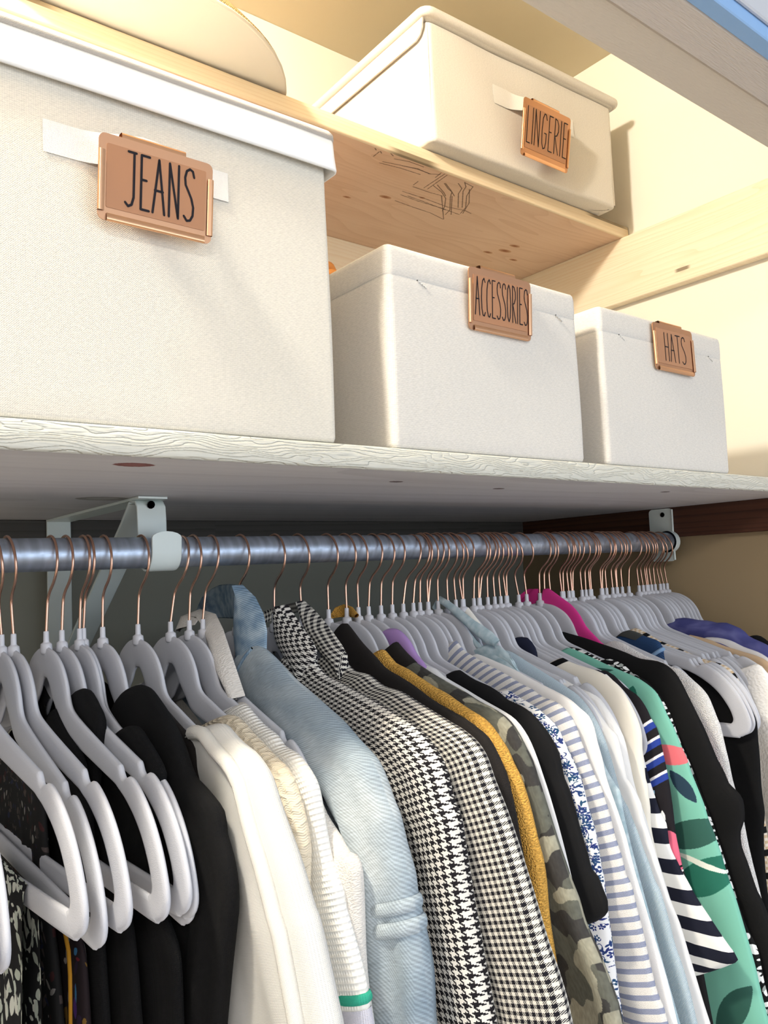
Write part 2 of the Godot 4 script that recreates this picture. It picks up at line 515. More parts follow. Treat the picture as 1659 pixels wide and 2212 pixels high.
	M.camo = mat(Color(1, 1, 1), 0.92, tex(512, 1024, func(x: int, y: int):
		var a := cm1.get_noise_2d(x, y * 0.75)
		var b := cm1.get_noise_2d(x + 3000.0, y * 0.75 + 500.0)
		var c := Color(0.40, 0.405, 0.37)
		if a > 0.22:
			c = Color(0.64, 0.63, 0.56)
		elif b > 0.16:
			c = Color(0.255, 0.25, 0.245)
		return shade(c, 0.94 + 0.1 * nz.get_noise_2d(x * 2.0, y * 0.6))), Vector2(0.26, 0.52))
	M.white = mat(Color(0.93, 0.93, 0.93), 0.95, null, Vector2(0.02, 0.02), weave_h, 0.02)
	M.white_rib = mat(Color(0.93, 0.92, 0.91), 0.95, null, Vector2(0.012, 0.012), knit_h, 0.03)
	M.linen_white = mat(Color(0.92, 0.915, 0.905), 0.95, null, Vector2(0.03, 0.03), weave_h, 0.03)
	M.offwhite = mat(Color(0.945, 0.93, 0.895), 0.9, null, Vector2(0.03, 0.03), weave_h, 0.008)
	var cr := noise(29, 0.03, 3)
	M.crinkle = mat(Color(0.925, 0.92, 0.91), 0.95, null, Vector2(0.16, 0.32), hgt(256, 512, func(x: int, y: int): return 0.5 + 0.6 * cr.get_noise_2d(x * 1.6, y * 0.35)), 0.35)
	var rnd := RandomNumberGenerator.new()
	rnd.seed = 5
	var fl := plain_image(512, 1024, Color(0.94, 0.935, 0.93))
	for k in 2100:
		var c := Vector2(rnd.randf() * 512, rnd.randf() * 1024)
		var col := Color(0.16, 0.20, 0.46).lerp(Color(0.14, 0.30, 0.42), rnd.randf())
		var a := rnd.randf() * TAU
		if k % 3 == 0:
			for q in 5:
				blot(fl, c + Vector2.from_angle(a + q * TAU / 5) * 7.0, Vector2(4.5, 3.0), a + q * TAU / 5, col, 0.3)
			blot(fl, c, Vector2(3, 3), 0, Color(0.94, 0.93, 0.93))
		elif k % 3 == 1:
			for q in 4:
				stroke(fl, c + Vector2.from_angle(a + q * 0.5) * q * 5.0, c + Vector2.from_angle(a + q * 0.5 + 0.5) * (q + 1) * 5.0, 1.3, col)
		else:
			blot(fl, c, Vector2(12, 3.4), a, col, 1.0)
			blot(fl, c + Vector2.from_angle(a + 1.0) * 9.0, Vector2(9, 3.0), a + 1.0, col, 1.0)
	M.floral = mat(Color(1, 1, 1), 0.92, ImageTexture.create_from_image(fl), Vector2(0.12, 0.24))
	M.stripe = mat(Color(1, 1, 1), 0.92, tex(128, 256, func(x: int, y: int):
		var blue := posmod(y, 64) < 27
		var k := 0.95 + 0.08 * nz.get_noise_2d(x * 2.0, y * 2.0)
		if blue:
			return shade(Color(0.55, 0.58, 0.68) if posmod(x + y * 3, 5) < 3 else Color(0.66, 0.68, 0.76), k)
		return shade(Color(0.93, 0.915, 0.89), k)), Vector2(0.03, 0.0405), fuzz_h, 0.02)
	M.pdenim = mat(Color(1, 1, 1), 0.92, tex(256, 256, func(x: int, y: int):
		return shade(Color(0.66, 0.755, 0.79).lerp(Color(0.80, 0.86, 0.88), clampf(0.5 + dn.get_noise_2d(x * 4.0, y * 4.0), 0, 1)), 0.96 + 0.05 * sin((x + y) * TAU / 4.0))), Vector2(0.08, 0.08))
	M.ptext = mat(Color(0.79, 0.86, 0.90), 0.95, null, Vector2(0.018, 0.018), twill_h, 0.08)
	M.cream_top = mat(Color(0.94, 0.915, 0.86), 0.8)
	M.navy = mat(Color(0.11, 0.125, 0.20), 0.9)
	M.navy_stripe = mat(Color(1, 1, 1), 0.92, tex(16, 256, func(_x: int, y: int):
		return Color(0.105, 0.11, 0.17) if posmod(y, 128) < 64 else Color(0.94, 0.935, 0.925)), Vector2(0.02, 0.060), knit_h, 0.005)
	# dark print with zigzags, pink, blue and tan patches
	var mp := plain_image(256, 1024, Color(0.11, 0.10, 0.115))
	ragged(mp, 8, 90, [Color(0.85, 0.36, 0.44), Color(0.91, 0.72, 0.52), Color(0.60, 0.76, 0.84), Color(0.93, 0.93, 0.92), Color(0.10, 0.14, 0.30)], 6, 20, 0.6)
	mp.fill_rect(Rect2i(0, 250, 256, 175), Color(0.11, 0.10, 0.115))
	for k in 4:
		for z in 4:
			var a := Vector2(z * 64.0, 270 + k * 42.0 + (34.0 if z % 2 else 0.0))
			var c := Vector2((z + 1) * 64.0, 270 + k * 42.0 + (0.0 if z % 2 else 34.0))
			for q in 14:
				stroke(mp, a + Vector2(0, q + 5), c + Vector2(0, q + 5), 1.2, Color(0.16, 0.25, 0.58))
			stroke(mp, a, c, 3.2, Color(0.92, 0.91, 0.92))
	blot(mp, Vector2(232, 610), Vector2(74, 26), 1.75, Color(0.88, 0.42, 0.52))
	blot(mp, Vector2(196, 560), Vector2(26, 20), 1.3, Color(0.91, 0.72, 0.52))
	for k in 20:
		stroke(mp, Vector2(256, 620 + k * 10.0), Vector2(216, 640 + k * 10.0), 2.2, Color(0.90, 0.88, 0.86) if k % 2 else Color(0.07, 0.06, 0.08))
		stroke(mp, Vector2(216, 640 + k * 10.0), Vector2(170, 615 + k * 10.0), 2.2, Color(0.90, 0.88, 0.86) if k % 2 else Color(0.45, 0.36, 0.22))
	mp.fill_rect(Rect2i(0, 830, 256, 194), Color(0.09, 0.08, 0.09))
	M.multi = mat(Color(1, 1, 1), 0.85, ImageTexture.create_from_image(mp), Vector2(0.12, 0.42), null, 0.0, Vector2(0, 0.085))
	# green crepe with painted leaves and coral petals; v runs along the sleeve from the neck
	var gf := plain_image(512, 1024, Color(0.48, 0.74, 0.66))
	for again in 2:
		var ox := again * 240.0
		var oy := again * 70.0
		for f in [[66, 485, 34, 13, 1.25, 0], [24, 485, 36, 14, 1.95, 1], [44, 575, 84, 26, 0.15, 0], [44, 655, 88, 30, 0.38, 2], [96, 765, 20, 7, 1.9, 3], [60, 890, 70, 22, 0.8, 0], [140, 960, 60, 20, 2.2, 1], [60, 300, 50, 14, 0.7, 2], [40, 170, 46, 14, 2.4, 0]]:
			var col: Color = [Color(0.19, 0.36, 0.32), Color(0.15, 0.24, 0.31), Color(0.15, 0.43, 0.36), Color(0.89, 0.90, 0.82)][f[5]]
			blot(gf, Vector2(512 - f[0] - ox, f[1] + oy), Vector2(f[2], f[3]), PI - f[4], col, 0.8)
		blot(gf, Vector2(512 - 30 - ox, 422 + oy), Vector2(48, 20), 0.35, Color(0.88, 0.44, 0.47), 0.5)
		blot(gf, Vector2(512 - 70 - ox, 410 + oy), Vector2(30, 14), -0.3, Color(0.91, 0.55, 0.56), 0.4)
		blot(gf, Vector2(512 - 58 - ox, 396 + oy), Vector2(14, 8), 0.2, Color(0.16, 0.22, 0.20))
		blot(gf, Vector2(512 - 44 - ox, 628 + oy), Vector2(62, 6), 0.40, Color(0.92, 0.93, 0.88), 0.7)
	M.green = mat(Color(1, 1, 1), 0.8, ImageTexture.create_from_image(gf), Vector2(0.27, 0.54), null, 0.0, Vector2(0, 0.05))
	var bw := plain_image(512, 512, Color(0.06, 0.06, 0.065))
	ragged(bw, 4, 330, [Color(0.92, 0.92, 0.91), Color(0.92, 0.92, 0.91), Color(0.62, 0.64, 0.62)], 6, 19, 0.7)
	M.bwfl = mat(Color(1, 1, 1), 0.9, ImageTexture.create_from_image(bw), Vector2(0.12, 0.12))
	var ff := plain_image(512, 512, Color(0.07, 0.07, 0.075))
	ragged(ff, 14, 70, [Color(0.90, 0.72, 0.66), Color(0.93, 0.90, 0.87), Color(0.24, 0.30, 0.25), Color(0.62, 0.24, 0.26)], 10, 34, 0.4)
	M.farfl = mat(Color(1, 1, 1), 0.9, ImageTexture.create_from_image(ff), Vector2(0.2, 0.2))
	M.magenta = mat(Color(0.83, 0.22, 0.54), 0.85)
	M.fuzzy = mat(Color(0.94, 0.93, 0.915), 0.97, null, Vector2(0.05, 0.05), fuzz_h, 0.12)
	M.lace = mat(Color(1, 1, 1), 0.9, tex(128, 128, func(x: int, y: int):
		var r: int = posmod(y, 32)
		if r < 9:
			return Color(0.07, 0.07, 0.07)
		return Color(0.80, 0.70, 0.56) if (x / 4 + y / 4) % 2 == 0 else Color(0.90, 0.86, 0.80)), Vector2(0.08, 0.10))
	M.tan = mat(Color(0.80, 0.69, 0.56), 0.9)
	M.arcs = mat(Color(1, 1, 1), 0.9, tex(64, 64, func(x: int, _y: int):
		return Color(0.36, 0.38, 0.62) if posmod(x, 16) < 4 else Color(0.88, 0.87, 0.86)), Vector2(0.06, 0.06))
	M.royal = mat(Color(1, 1, 1), 0.7, tex(256, 256, func(x: int, y: int):
		return Color(0.30, 0.31, 0.54).lerp(Color(0.45, 0.46, 0.68), clampf(0.35 + 1.1 * dn.get_noise_2d(x * 5.0, y * 3.0), 0, 1))), Vector2(0.2, 0.2))
	M.royal.backlight_enabled = true
	M.royal.backlight = Color(0.12, 0.12, 0.3)
	M.ruffle = mat(Color(0.935, 0.93, 0.92), 0.9, null, Vector2(0.16, 0.16), fuzz_h, 0.06)
	M.lavender = mat(Color(0.66, 0.53, 0.75), 0.9)
	var ps := plain_image(512, 512, Color(0.12, 0.085, 0.095))
	ragged(ps, 24, 150, [Color(0.28, 0.16, 0.42), Color(0.40, 0.12, 0.16), Color(0.24, 0.45, 0.60), Color(0.62, 0.58, 0.56), Color(0.17, 0.12, 0.20), Color(0.45, 0.34, 0.14)], 5, 24, 0.6)
	M.paisley = mat(Color(1, 1, 1), 0.85, ImageTexture.create_from_image(ps), Vector2(0.12, 0.16))
	var sw := plain_image(512, 512, Color(0.105, 0.10, 0.10))
	ragged(sw, 25, 240, [Color(0.20, 0.18, 0.17), Color(0.30, 0.26, 0.25), Color(0.52, 0.50, 0.48), Color(0.22, 0.11, 0.11), Color(0.14, 0.15, 0.24)], 4, 20, 0.7)
	M.swirl = mat(Color(1, 1, 1), 0.85, ImageTexture.create_from_image(sw), Vector2(0.10, 0.14))
	var sc := plain_image(256, 256, Color(0.09, 0.09, 0.10))
	ragged(sc, 26, 110, [Color(0.84, 0.85, 0.80), Color(0.76, 0.79, 0.74), Color(0.10, 0.10, 0.12)], 6, 26, 0.5)
	M.scarf = mat(Color(1, 1, 1), 0.85, ImageTexture.create_from_image(sc), Vector2(0.08, 0.08))
	M.cord = mat(Color(0.70, 0.50, 0.14), 0.8)

func scrawls() -> Array:
	return [
		[Vector2(0.6364, -0.7663), Vector2(0.6609, -0.7607), Vector2(0.6870, -0.7562), Vector2(0.7095, -0.7562), Vector2(0.7211, -0.7504)],
		[Vector2(0.6345, -0.7711), Vector2(0.6658, -0.7666), Vector2(0.6988, -0.7651)],
		[Vector2(0.6443, -0.7523), Vector2(0.6653, -0.7471), Vector2(0.6894, -0.7473)],
		[Vector2(0.6644, -0.7602), Vector2(0.6860, -0.7550), Vector2(0.7082, -0.7570)],
		[Vector2(0.7093, -0.8153), Vector2(0.7485, -0.8147), Vector2(0.7956, -0.8168), Vector2(0.8253, -0.8111), Vector2(0.8396, -0.8134)],
		[Vector2(0.7139, -0.8247), Vector2(0.7475, -0.8261), Vector2(0.7909, -0.8243), Vector2(0.8276, -0.8258)],
		[Vector2(0.7183, -0.8430), Vector2(0.7525, -0.8448), Vector2(0.7868, -0.8452), Vector2(0.8178, -0.8510)],
		[Vector2(0.7244, -0.8220), Vector2(0.7557, -0.8229), Vector2(0.7992, -0.8257)],
		[Vector2(0.7340, -0.7788), Vector2(0.7563, -0.7865), Vector2(0.7745, -0.7978), Vector2(0.7907, -0.8178), Vector2(0.7982, -0.8309)],
		[Vector2(0.7376, -0.7744), Vector2(0.7602, -0.7860), Vector2(0.7696, -0.7925)],
		[Vector2(0.7423, -0.7654), Vector2(0.7586, -0.7748), Vector2(0.7687, -0.7784), Vector2(0.7776, -0.7915), Vector2(0.8050, -0.8220), Vector2(0.8099, -0.8372)],
		[Vector2(0.7437, -0.7645), Vector2(0.7637, -0.7755), Vector2(0.7800, -0.7856)],
		[Vector2(0.7585, -0.7548), Vector2(0.7732, -0.7632), Vector2(0.7800, -0.7773), Vector2(0.8099, -0.8098)],
		[Vector2(0.7635, -0.7475), Vector2(0.7744, -0.7563), Vector2(0.7806, -0.7686), Vector2(0.8150, -0.8065)],
		[Vector2(0.7654, -0.7483), Vector2(0.7826, -0.7509), Vector2(0.7882, -0.7636), Vector2(0.7947, -0.7760), Vector2(0.8193, -0.8037), Vector2(0.8263, -0.8220)],
		[Vector2(0.7833, -0.7586), Vector2(0.8130, -0.7900), Vector2(0.8292, -0.8201)],
		[Vector2(0.7101, -0.7926), Vector2(0.7089, -0.7815)],
		[Vector2(0.7277, -0.7910), Vector2(0.7252, -0.7458)],
		[Vector2(0.7341, -0.7909), Vector2(0.7300, -0.7464)],
		[Vector2(0.7212, -0.7599), Vector2(0.7191, -0.7460)],
		[Vector2(0.6184, -0.7626), Vector2(0.6175, -0.7495)],
		[Vector2(0.6081, -0.7458), Vector2(0.6119, -0.7483)],
		[Vector2(0.6179, -0.7476), Vector2(0.6221, -0.7506)],
		[Vector2(0.6324, -0.7447), Vector2(0.6385, -0.7475)],
		[Vector2(0.7127, -0.7968), Vector2(0.7437, -0.7969), Vector2(0.7661, -0.7948)],
		[Vector2(0.7647, -0.7957), Vector2(0.8185, -0.8505)],
		[Vector2(0.7772, -0.7875), Vector2(0.8172, -0.8325)],
	]

# ---------- garments ----------
# a row per garment: the plane it hangs in (x) and its outline from the neck over the shoulder and down the front, as (toward the room, height over the rod)
const OUTLINE := {
	"paisley": [0.1860, [0.0628,-0.2427,0.0942,-0.2502,0.1159,-0.267,0.1235,-0.2826,0.1282,-0.3172], 0.00],
	"swirl": [0.1760, [0.0193,-0.1414,0.0533,-0.1607,0.0683,-0.188,0.0737,-0.2194,0.0827,-0.2618,0.0941,-0.2894,0.1027,-0.3235], 0.00],
	"black3": [0.1961, [0.03,-0.1218,0.0568,-0.1363,0.088,-0.1489,0.1029,-0.1693,0.109,-0.2001,0.1178,-0.2293,0.1254,-0.2579,0.1354,-0.3181], 0.00],
	"tank4": [0.2086, [0.0253,-0.1203,0.0348,-0.1129,0.0463,-0.1076,0.0626,-0.1048,0.075,-0.1068,0.0886,-0.1144,0.0989,-0.1223,0.097,-0.1398,0.0856,-0.1715,0.0954,-0.2059,0.1188,-0.2323,0.1474,-0.2549,0.16,-0.313], 0.00],
	"tank5": [0.2237, [0.0826,-0.1463,0.0915,-0.1379,0.1048,-0.1312,0.1175,-0.1284,0.1287,-0.1286,0.1449,-0.1359,0.1604,-0.1437,0.172,-0.1528,0.1661,-0.1636,0.1521,-0.1908,0.1535,-0.2211,0.1717,-0.2461,0.1878,-0.2643,0.1908,-0.3064], 0.00],
	"black7": [0.2424, [0.0402,-0.1252,0.0528,-0.1148,0.0669,-0.1085,0.0877,-0.104,0.1056,-0.1043,0.1222,-0.1112,0.1419,-0.1224,0.1602,-0.1375,0.1752,-0.1555,0.1962,-0.1628,0.2171,-0.172,0.2207,-0.185,0.2291,-0.1975,0.234,-0.2138,0.2331,-0.2279,0.2307,-0.2368,0.2214,-0.2703,0.2131,-0.3045], 0.00],
	"charcoal": [0.2600, [0.0549,-0.1139,0.0733,-0.1189,0.0907,-0.125,0.1187,-0.135,0.1373,-0.1401,0.1507,-0.1449,0.1597,-0.1654,0.171,-0.1887,0.1762,-0.2155,0.1801,-0.2603,0.176,-0.3256], 0.00],
	"cream": [0.2734, [0.1316,-0.1426,0.1408,-0.1348,0.156,-0.1296,0.1704,-0.1279,0.1805,-0.1316,0.1951,-0.1377,0.2093,-0.1412,0.2212,-0.147,0.2297,-0.1539,0.2363,-0.1647,0.2427,-0.1751,0.2503,-0.1858,0.2589,-0.198,0.2672,-0.212,0.274,-0.2245,0.2793,-0.2314,0.2895,-0.257,0.2992,-0.2821], 0.00],
	"cable": [0.3036, [0.1055,-0.1382,0.1146,-0.1326,0.1317,-0.1334,0.151,-0.1416,0.1695,-0.1494,0.1823,-0.1542,0.1994,-0.1598,0.2093,-0.1701,0.2147,-0.1794,0.2185,-0.188,0.2221,-0.1989,0.2236,-0.2086,0.2229,-0.2179,0.2215,-0.229,0.2205,-0.2459,0.223,-0.3231], 0.00],
	"waffle": [0.3217, [0.0801,-0.137,0.0906,-0.1312,0.1066,-0.1277,0.1178,-0.1312,0.1356,-0.1392,0.1562,-0.1455,0.1659,-0.1516,0.1819,-0.1549,0.194,-0.1606,0.2055,-0.1694,0.2108,-0.179,0.2142,-0.1928,0.2176,-0.2064,0.2223,-0.221,0.2286,-0.2304,0.2347,-0.2395,0.2368,-0.2493,0.2485,-0.2725,0.2571,-0.2928,0.2605,-0.3151], 0.00],
	"heather": [0.3352, [0.0667,-0.1352,0.0768,-0.1303,0.0886,-0.1315,0.1114,-0.1444,0.1326,-0.1513,0.1419,-0.1572,0.1597,-0.1613,0.1722,-0.1674,0.1835,-0.1764,0.1895,-0.1863,0.1976,-0.1982,0.2151,-0.2107,0.2245,-0.2189,0.2326,-0.2189,0.2376,-0.2239,0.2392,-0.2372,0.2392,-0.2525,0.2388,-0.2799,0.24,-0.3006,0.2448,-0.3262], 0.00],
	"denim": [0.3705, [0.0411,-0.0864,0.0537,-0.0855,0.0786,-0.0945,0.1097,-0.1114,0.1257,-0.118,0.1505,-0.129,0.174,-0.1393,0.193,-0.1503,0.2111,-0.1598,0.2181,-0.165,0.2253,-0.1742,0.2332,-0.1886,0.2398,-0.1986,0.2462,-0.2174,0.2537,-0.2355,0.2548,-0.2462,0.2592,-0.2614,0.2636,-0.2832,0.2659,-0.3016,0.2655,-0.331], 0.00],
	"hound": [0.4114, [0.0549,-0.0916,0.0702,-0.0952,0.095,-0.1131,0.1192,-0.1194,0.1389,-0.1242,0.1615,-0.1295,0.183,-0.1355,0.2007,-0.1405,0.2137,-0.1442,0.2249,-0.1504,0.2344,-0.1582,0.2436,-0.1675,0.2487,-0.1796,0.2535,-0.1947,0.2592,-0.2036,0.2626,-0.2234,0.2659,-0.243,0.2691,-0.2623,0.2727,-0.2773,0.2758,-0.2961,0.2801,-0.3142,0.2849,-0.3384], 0.00],
	"ging": [0.4432, [0.0655,-0.0962,0.0763,-0.1009,0.0867,-0.1088,0.097,-0.1146,0.1169,-0.1163,0.137,-0.1245,0.1595,-0.1273,0.182,-0.1345,0.2034,-0.1413,0.22,-0.1465,0.2323,-0.1502,0.2452,-0.1561,0.2531,-0.1626,0.2583,-0.1701,0.2632,-0.1816,0.2691,-0.1927,0.275,-0.2036,0.2841,-0.2244,0.2906,-0.2408,0.297,-0.2577,0.3023,-0.2722,0.3075,-0.2863,0.3152,-0.3032,0.3209,-0.3186,0.3247,-0.3345], 0.00],
	"btee": [0.4762, [0.0299,-0.0761,0.0378,-0.0759,0.0618,-0.0941,0.0828,-0.1072,0.0964,-0.1162,0.1204,-0.1237,0.1386,-0.1303,0.1574,-0.1384,0.1784,-0.1449,0.1997,-0.1509,0.2149,-0.1573,0.2258,-0.1631,0.2337,-0.1726,0.2402,-0.183,0.2443,-0.1909,0.248,-0.2049,0.2516,-0.2195,0.253,-0.2294,0.2574,-0.2528,0.2645,-0.2818,0.2745,-0.3292,0.2806,-0.3639], 0.00],
	"mustard": [0.4993, [0.0557,-0.1093,0.0624,-0.1029,0.0701,-0.1063,0.0816,-0.1143,0.1013,-0.1194,0.1139,-0.1248,0.1322,-0.1316,0.1513,-0.137,0.1682,-0.1433,0.1844,-0.1493,0.1976,-0.1536,0.2088,-0.1607,0.2172,-0.1688,0.2241,-0.177,0.2295,-0.187,0.236,-0.1967,0.2401,-0.2066,0.244,-0.2173,0.2478,-0.2288,0.2511,-0.2406,0.2558,-0.2576,0.2582,-0.2731,0.259,-0.2943,0.2608,-0.3158,0.2652,-0.3469,0.2687,-0.3771], 0.00],
	"camo": [0.5200, [0.0496,-0.1094,0.0529,-0.1014,0.0594,-0.0972,0.0694,-0.1051,0.0858,-0.114,0.1003,-0.1196,0.1144,-0.125,0.1326,-0.131,0.1558,-0.1382,0.1724,-0.1446,0.1886,-0.1489,0.204,-0.1549,0.2138,-0.1623,0.2207,-0.1708,0.2262,-0.1792,0.2317,-0.1876,0.2358,-0.1979,0.2398,-0.2081,0.244,-0.2193,0.2494,-0.2339,0.2555,-0.2501,0.2609,-0.2628,0.2661,-0.2759,0.2725,-0.2886,0.2777,-0.3043,0.2888,-0.3228,0.2972,-0.3395,0.3043,-0.3563,0.3073,-0.3695], 0.00],
	"whitethin": [0.5330, [0.0872,-0.1208,0.1001,-0.1232,0.1125,-0.1298,0.141,-0.1391,0.1623,-0.1463,0.1893,-0.1545,0.2021,-0.1599,0.2118,-0.1683,0.2187,-0.1778,0.2251,-0.1909,0.2303,-0.204,0.2362,-0.2195,0.2453,-0.2477,0.2545,-0.2824,0.265,-0.3263,0.2691,-0.3893], 0.00],
	"black20": [0.5611, [0.0899,-0.1364,0.0943,-0.131,0.1003,-0.1273,0.1067,-0.1263,0.1144,-0.1296,0.1264,-0.1341,0.147,-0.1389,0.161,-0.145,0.1691,-0.1494,0.1839,-0.153,0.1968,-0.1586,0.2091,-0.1681,0.2169,-0.176,0.2223,-0.1837,0.2258,-0.1901,0.2279,-0.2005,0.2301,-0.2107,0.235,-0.2197,0.2396,-0.2338,0.2433,-0.2479,0.2478,-0.2617,0.2508,-0.2705,0.2536,-0.2814,0.2595,-0.2857,0.2644,-0.2958,0.2678,-0.3034,0.2677,-0.3109,0.2604,-0.3187,0.2492,-0.3258,0.2393,-0.3307,0.2359,-0.3366,0.2374,-0.355,0.2418,-0.4103], 0.00],
	"floral": [0.5768, [0.1477,-0.1489,0.1523,-0.1426,0.1672,-0.1484,0.1791,-0.1522,0.1927,-0.1574,0.2037,-0.1634,0.2106,-0.1682,0.2161,-0.1746,0.2205,-0.1835,0.2266,-0.1935,0.2308,-0.2021,0.2358,-0.2127,0.238,-0.22,0.2415,-0.2353,0.2453,-0.2473,0.2488,-0.2614,0.2518,-0.283,0.2537,-0.2928,0.2547,-0.3082,0.2561,-0.3242,0.2584,-0.3463,0.2602,-0.3661,0.2628,-0.3919,0.2642,-0.4073], 0.00],
	"stripe": [0.6020, [0.0452,-0.1146,0.0519,-0.1071,0.0609,-0.1026,0.0705,-0.1116,0.093,-0.1208,0.1161,-0.1285,0.1325,-0.134,0.1482,-0.1405,0.1622,-0.1447,0.1757,-0.151,0.1919,-0.1543,0.2,-0.1585,0.2078,-0.165,0.2133,-0.1732,0.2183,-0.1871,0.2242,-0.2005,0.2284,-0.2094,0.2326,-0.218,0.2368,-0.2236,0.2415,-0.2367,0.246,-0.2512,0.2487,-0.2636,0.2525,-0.2741,0.2554,-0.2832,0.2581,-0.2953,0.2628,-0.3018,0.2667,-0.3196,0.2707,-0.3349,0.2745,-0.3533,0.2782,-0.3704,0.2821,-0.3851,0.2865,-0.393,0.2899,-0.4044], 0.00],
	"whitetee": [0.6200, [0.0716,-0.1183,0.0804,-0.1198,0.104,-0.1258,0.1259,-0.1317,0.149,-0.1398,0.1711,-0.1467,0.1839,-0.1507,0.1953,-0.1556,0.2052,-0.162,0.214,-0.1677,0.2193,-0.1777,0.2222,-0.1911,0.2261,-0.2042,0.2296,-0.2219,0.2359,-0.2391,0.2414,-0.2537,0.2467,-0.2697,0.2502,-0.2843,0.2544,-0.3009,0.26,-0.3187,0.2663,-0.3393,0.2725,-0.3596,0.2787,-0.3795,0.2834,-0.3995,0.2861,-0.4125], 0.00],
	"pdenim": [0.6380, [0.072,-0.109,0.0803,-0.1087,0.0977,-0.1187,0.1077,-0.1259,0.114,-0.1365,0.1405,-0.1491,0.1692,-0.1603,0.1918,-0.174,0.2053,-0.195,0.2152,-0.2171,0.2253,-0.2319,0.23,-0.2365,0.2318,-0.252,0.2361,-0.2739,0.2446,-0.3087,0.2538,-0.3423,0.2646,-0.3822,0.2768,-0.4248], 0.00],
	"ptext": [0.6560, [0.0783,-0.1179,0.0884,-0.1189,0.12,-0.1328,0.1556,-0.1482,0.1789,-0.1608,0.198,-0.1856,0.2091,-0.2148,0.2176,-0.2458,0.2238,-0.2554,0.2296,-0.2681,0.2345,-0.2792,0.2391,-0.2926,0.2439,-0.3034,0.2485,-0.3165,0.2535,-0.3246,0.2599,-0.3461,0.2649,-0.3677,0.2714,-0.385,0.2764,-0.4036,0.2819,-0.4295], 0.00],
	"linen": [0.6780, [0.0714,-0.1239,0.0788,-0.1256,0.0963,-0.1341,0.1159,-0.1408,0.1278,-0.1454,0.1416,-0.1499,0.1551,-0.1552,0.1627,-0.16,0.1711,-0.1664,0.1783,-0.1728,0.1862,-0.1826,0.1941,-0.1904,0.202,-0.1964,0.2051,-0.2089,0.2081,-0.223,0.2101,-0.2362,0.2156,-0.2422,0.2243,-0.2574,0.2263,-0.2695,0.2302,-0.2811,0.2349,-0.2948,0.2395,-0.3093,0.2432,-0.3221,0.2482,-0.338,0.2574,-0.3592,0.2637,-0.3807,0.27,-0.4019,0.2761,-0.4227,0.2812,-0.4378], 0.00],
	"crinkle": [0.6950, [0.1117,-0.1434,0.121,-0.1458,0.1484,-0.1573,0.16,-0.1601,0.1717,-0.1661,0.1796,-0.1747,0.1867,-0.1841,0.1969,-0.2008,0.2017,-0.2228,0.2066,-0.249,0.2156,-0.2739,0.2224,-0.2988,0.2325,-0.3309,0.244,-0.3702,0.2657,-0.4501], 0.00],
	"creamtop": [0.7190, [0.1007,-0.1368,0.1039,-0.1302,0.1112,-0.1325,0.1268,-0.1367,0.1501,-0.1409,0.1634,-0.1456,0.173,-0.1514,0.1823,-0.1589,0.189,-0.1692,0.1956,-0.1812,0.1999,-0.1924,0.2017,-0.2029,0.2012,-0.2163,0.2021,-0.2312,0.2026,-0.2452,0.2045,-0.2521,0.2048,-0.2609,0.2059,-0.2738,0.2055,-0.2948,0.2103,-0.3207,0.2199,-0.3627,0.246,-0.4667], 0.00],
	"navy": [0.7090, [0.0486,-0.1089,0.0628,-0.1089,0.0737,-0.1195,0.0763,-0.1308,0.0768,-0.1516,0.0891,-0.2017,0.105,-0.2498,0.1456,-0.3574,0.1634,-0.4955], 0.00],
	"navystripe": [0.7330, [0.1381,-0.1428,0.1501,-0.145,0.1693,-0.1621,0.1867,-0.1939,0.1927,-0.2308,0.1983,-0.2532,0.2025,-0.2659,0.2075,-0.2809,0.2137,-0.291,0.2153,-0.309,0.2186,-0.3187,0.2238,-0.327,0.2272,-0.3339,0.2324,-0.341,0.2414,-0.3551,0.2491,-0.3643,0.2566,-0.3732,0.264,-0.3821,0.2726,-0.3916,0.2797,-0.4001,0.2706,-0.4079,0.255,-0.4183,0.2385,-0.4283,0.2277,-0.4356,0.2253,-0.453,0.2333,-0.4768], 0.00],
	"multi": [0.7428, [0.143,-0.1441,0.1546,-0.1488,0.1681,-0.1601,0.1808,-0.1665,0.1879,-0.1733,0.1936,-0.1819,0.1972,-0.1898,0.2029,-0.1982,0.2054,-0.2052,0.2076,-0.2175,0.2104,-0.2334,0.2132,-0.2508,0.2148,-0.2682,0.2158,-0.2813,0.2171,-0.3031,0.2198,-0.32,0.2217,-0.3326,0.2256,-0.3454,0.2299,-0.371,0.2358,-0.422,0.2436,-0.4764], 0.00],
	"green": [0.7657, [0.0709,-0.1325,0.075,-0.125,0.091,-0.1284,0.1095,-0.1346,0.1274,-0.1406,0.1436,-0.1455,0.1616,-0.151,0.1726,-0.155,0.1854,-0.1624,0.1914,-0.1685,0.1962,-0.1765,0.2015,-0.1889,0.207,-0.1984,0.2114,-0.2089,0.2174,-0.2235,0.2209,-0.2304,0.2248,-0.2442,0.2314,-0.2609,0.2363,-0.2733,0.24,-0.2875,0.244,-0.2972,0.2479,-0.3085,0.2516,-0.3206,0.2544,-0.3319,0.2577,-0.343,0.262,-0.3547,0.2672,-0.3734,0.2733,-0.3978,0.2782,-0.4185,0.2818,-0.4393,0.2855,-0.4563], 0.00],
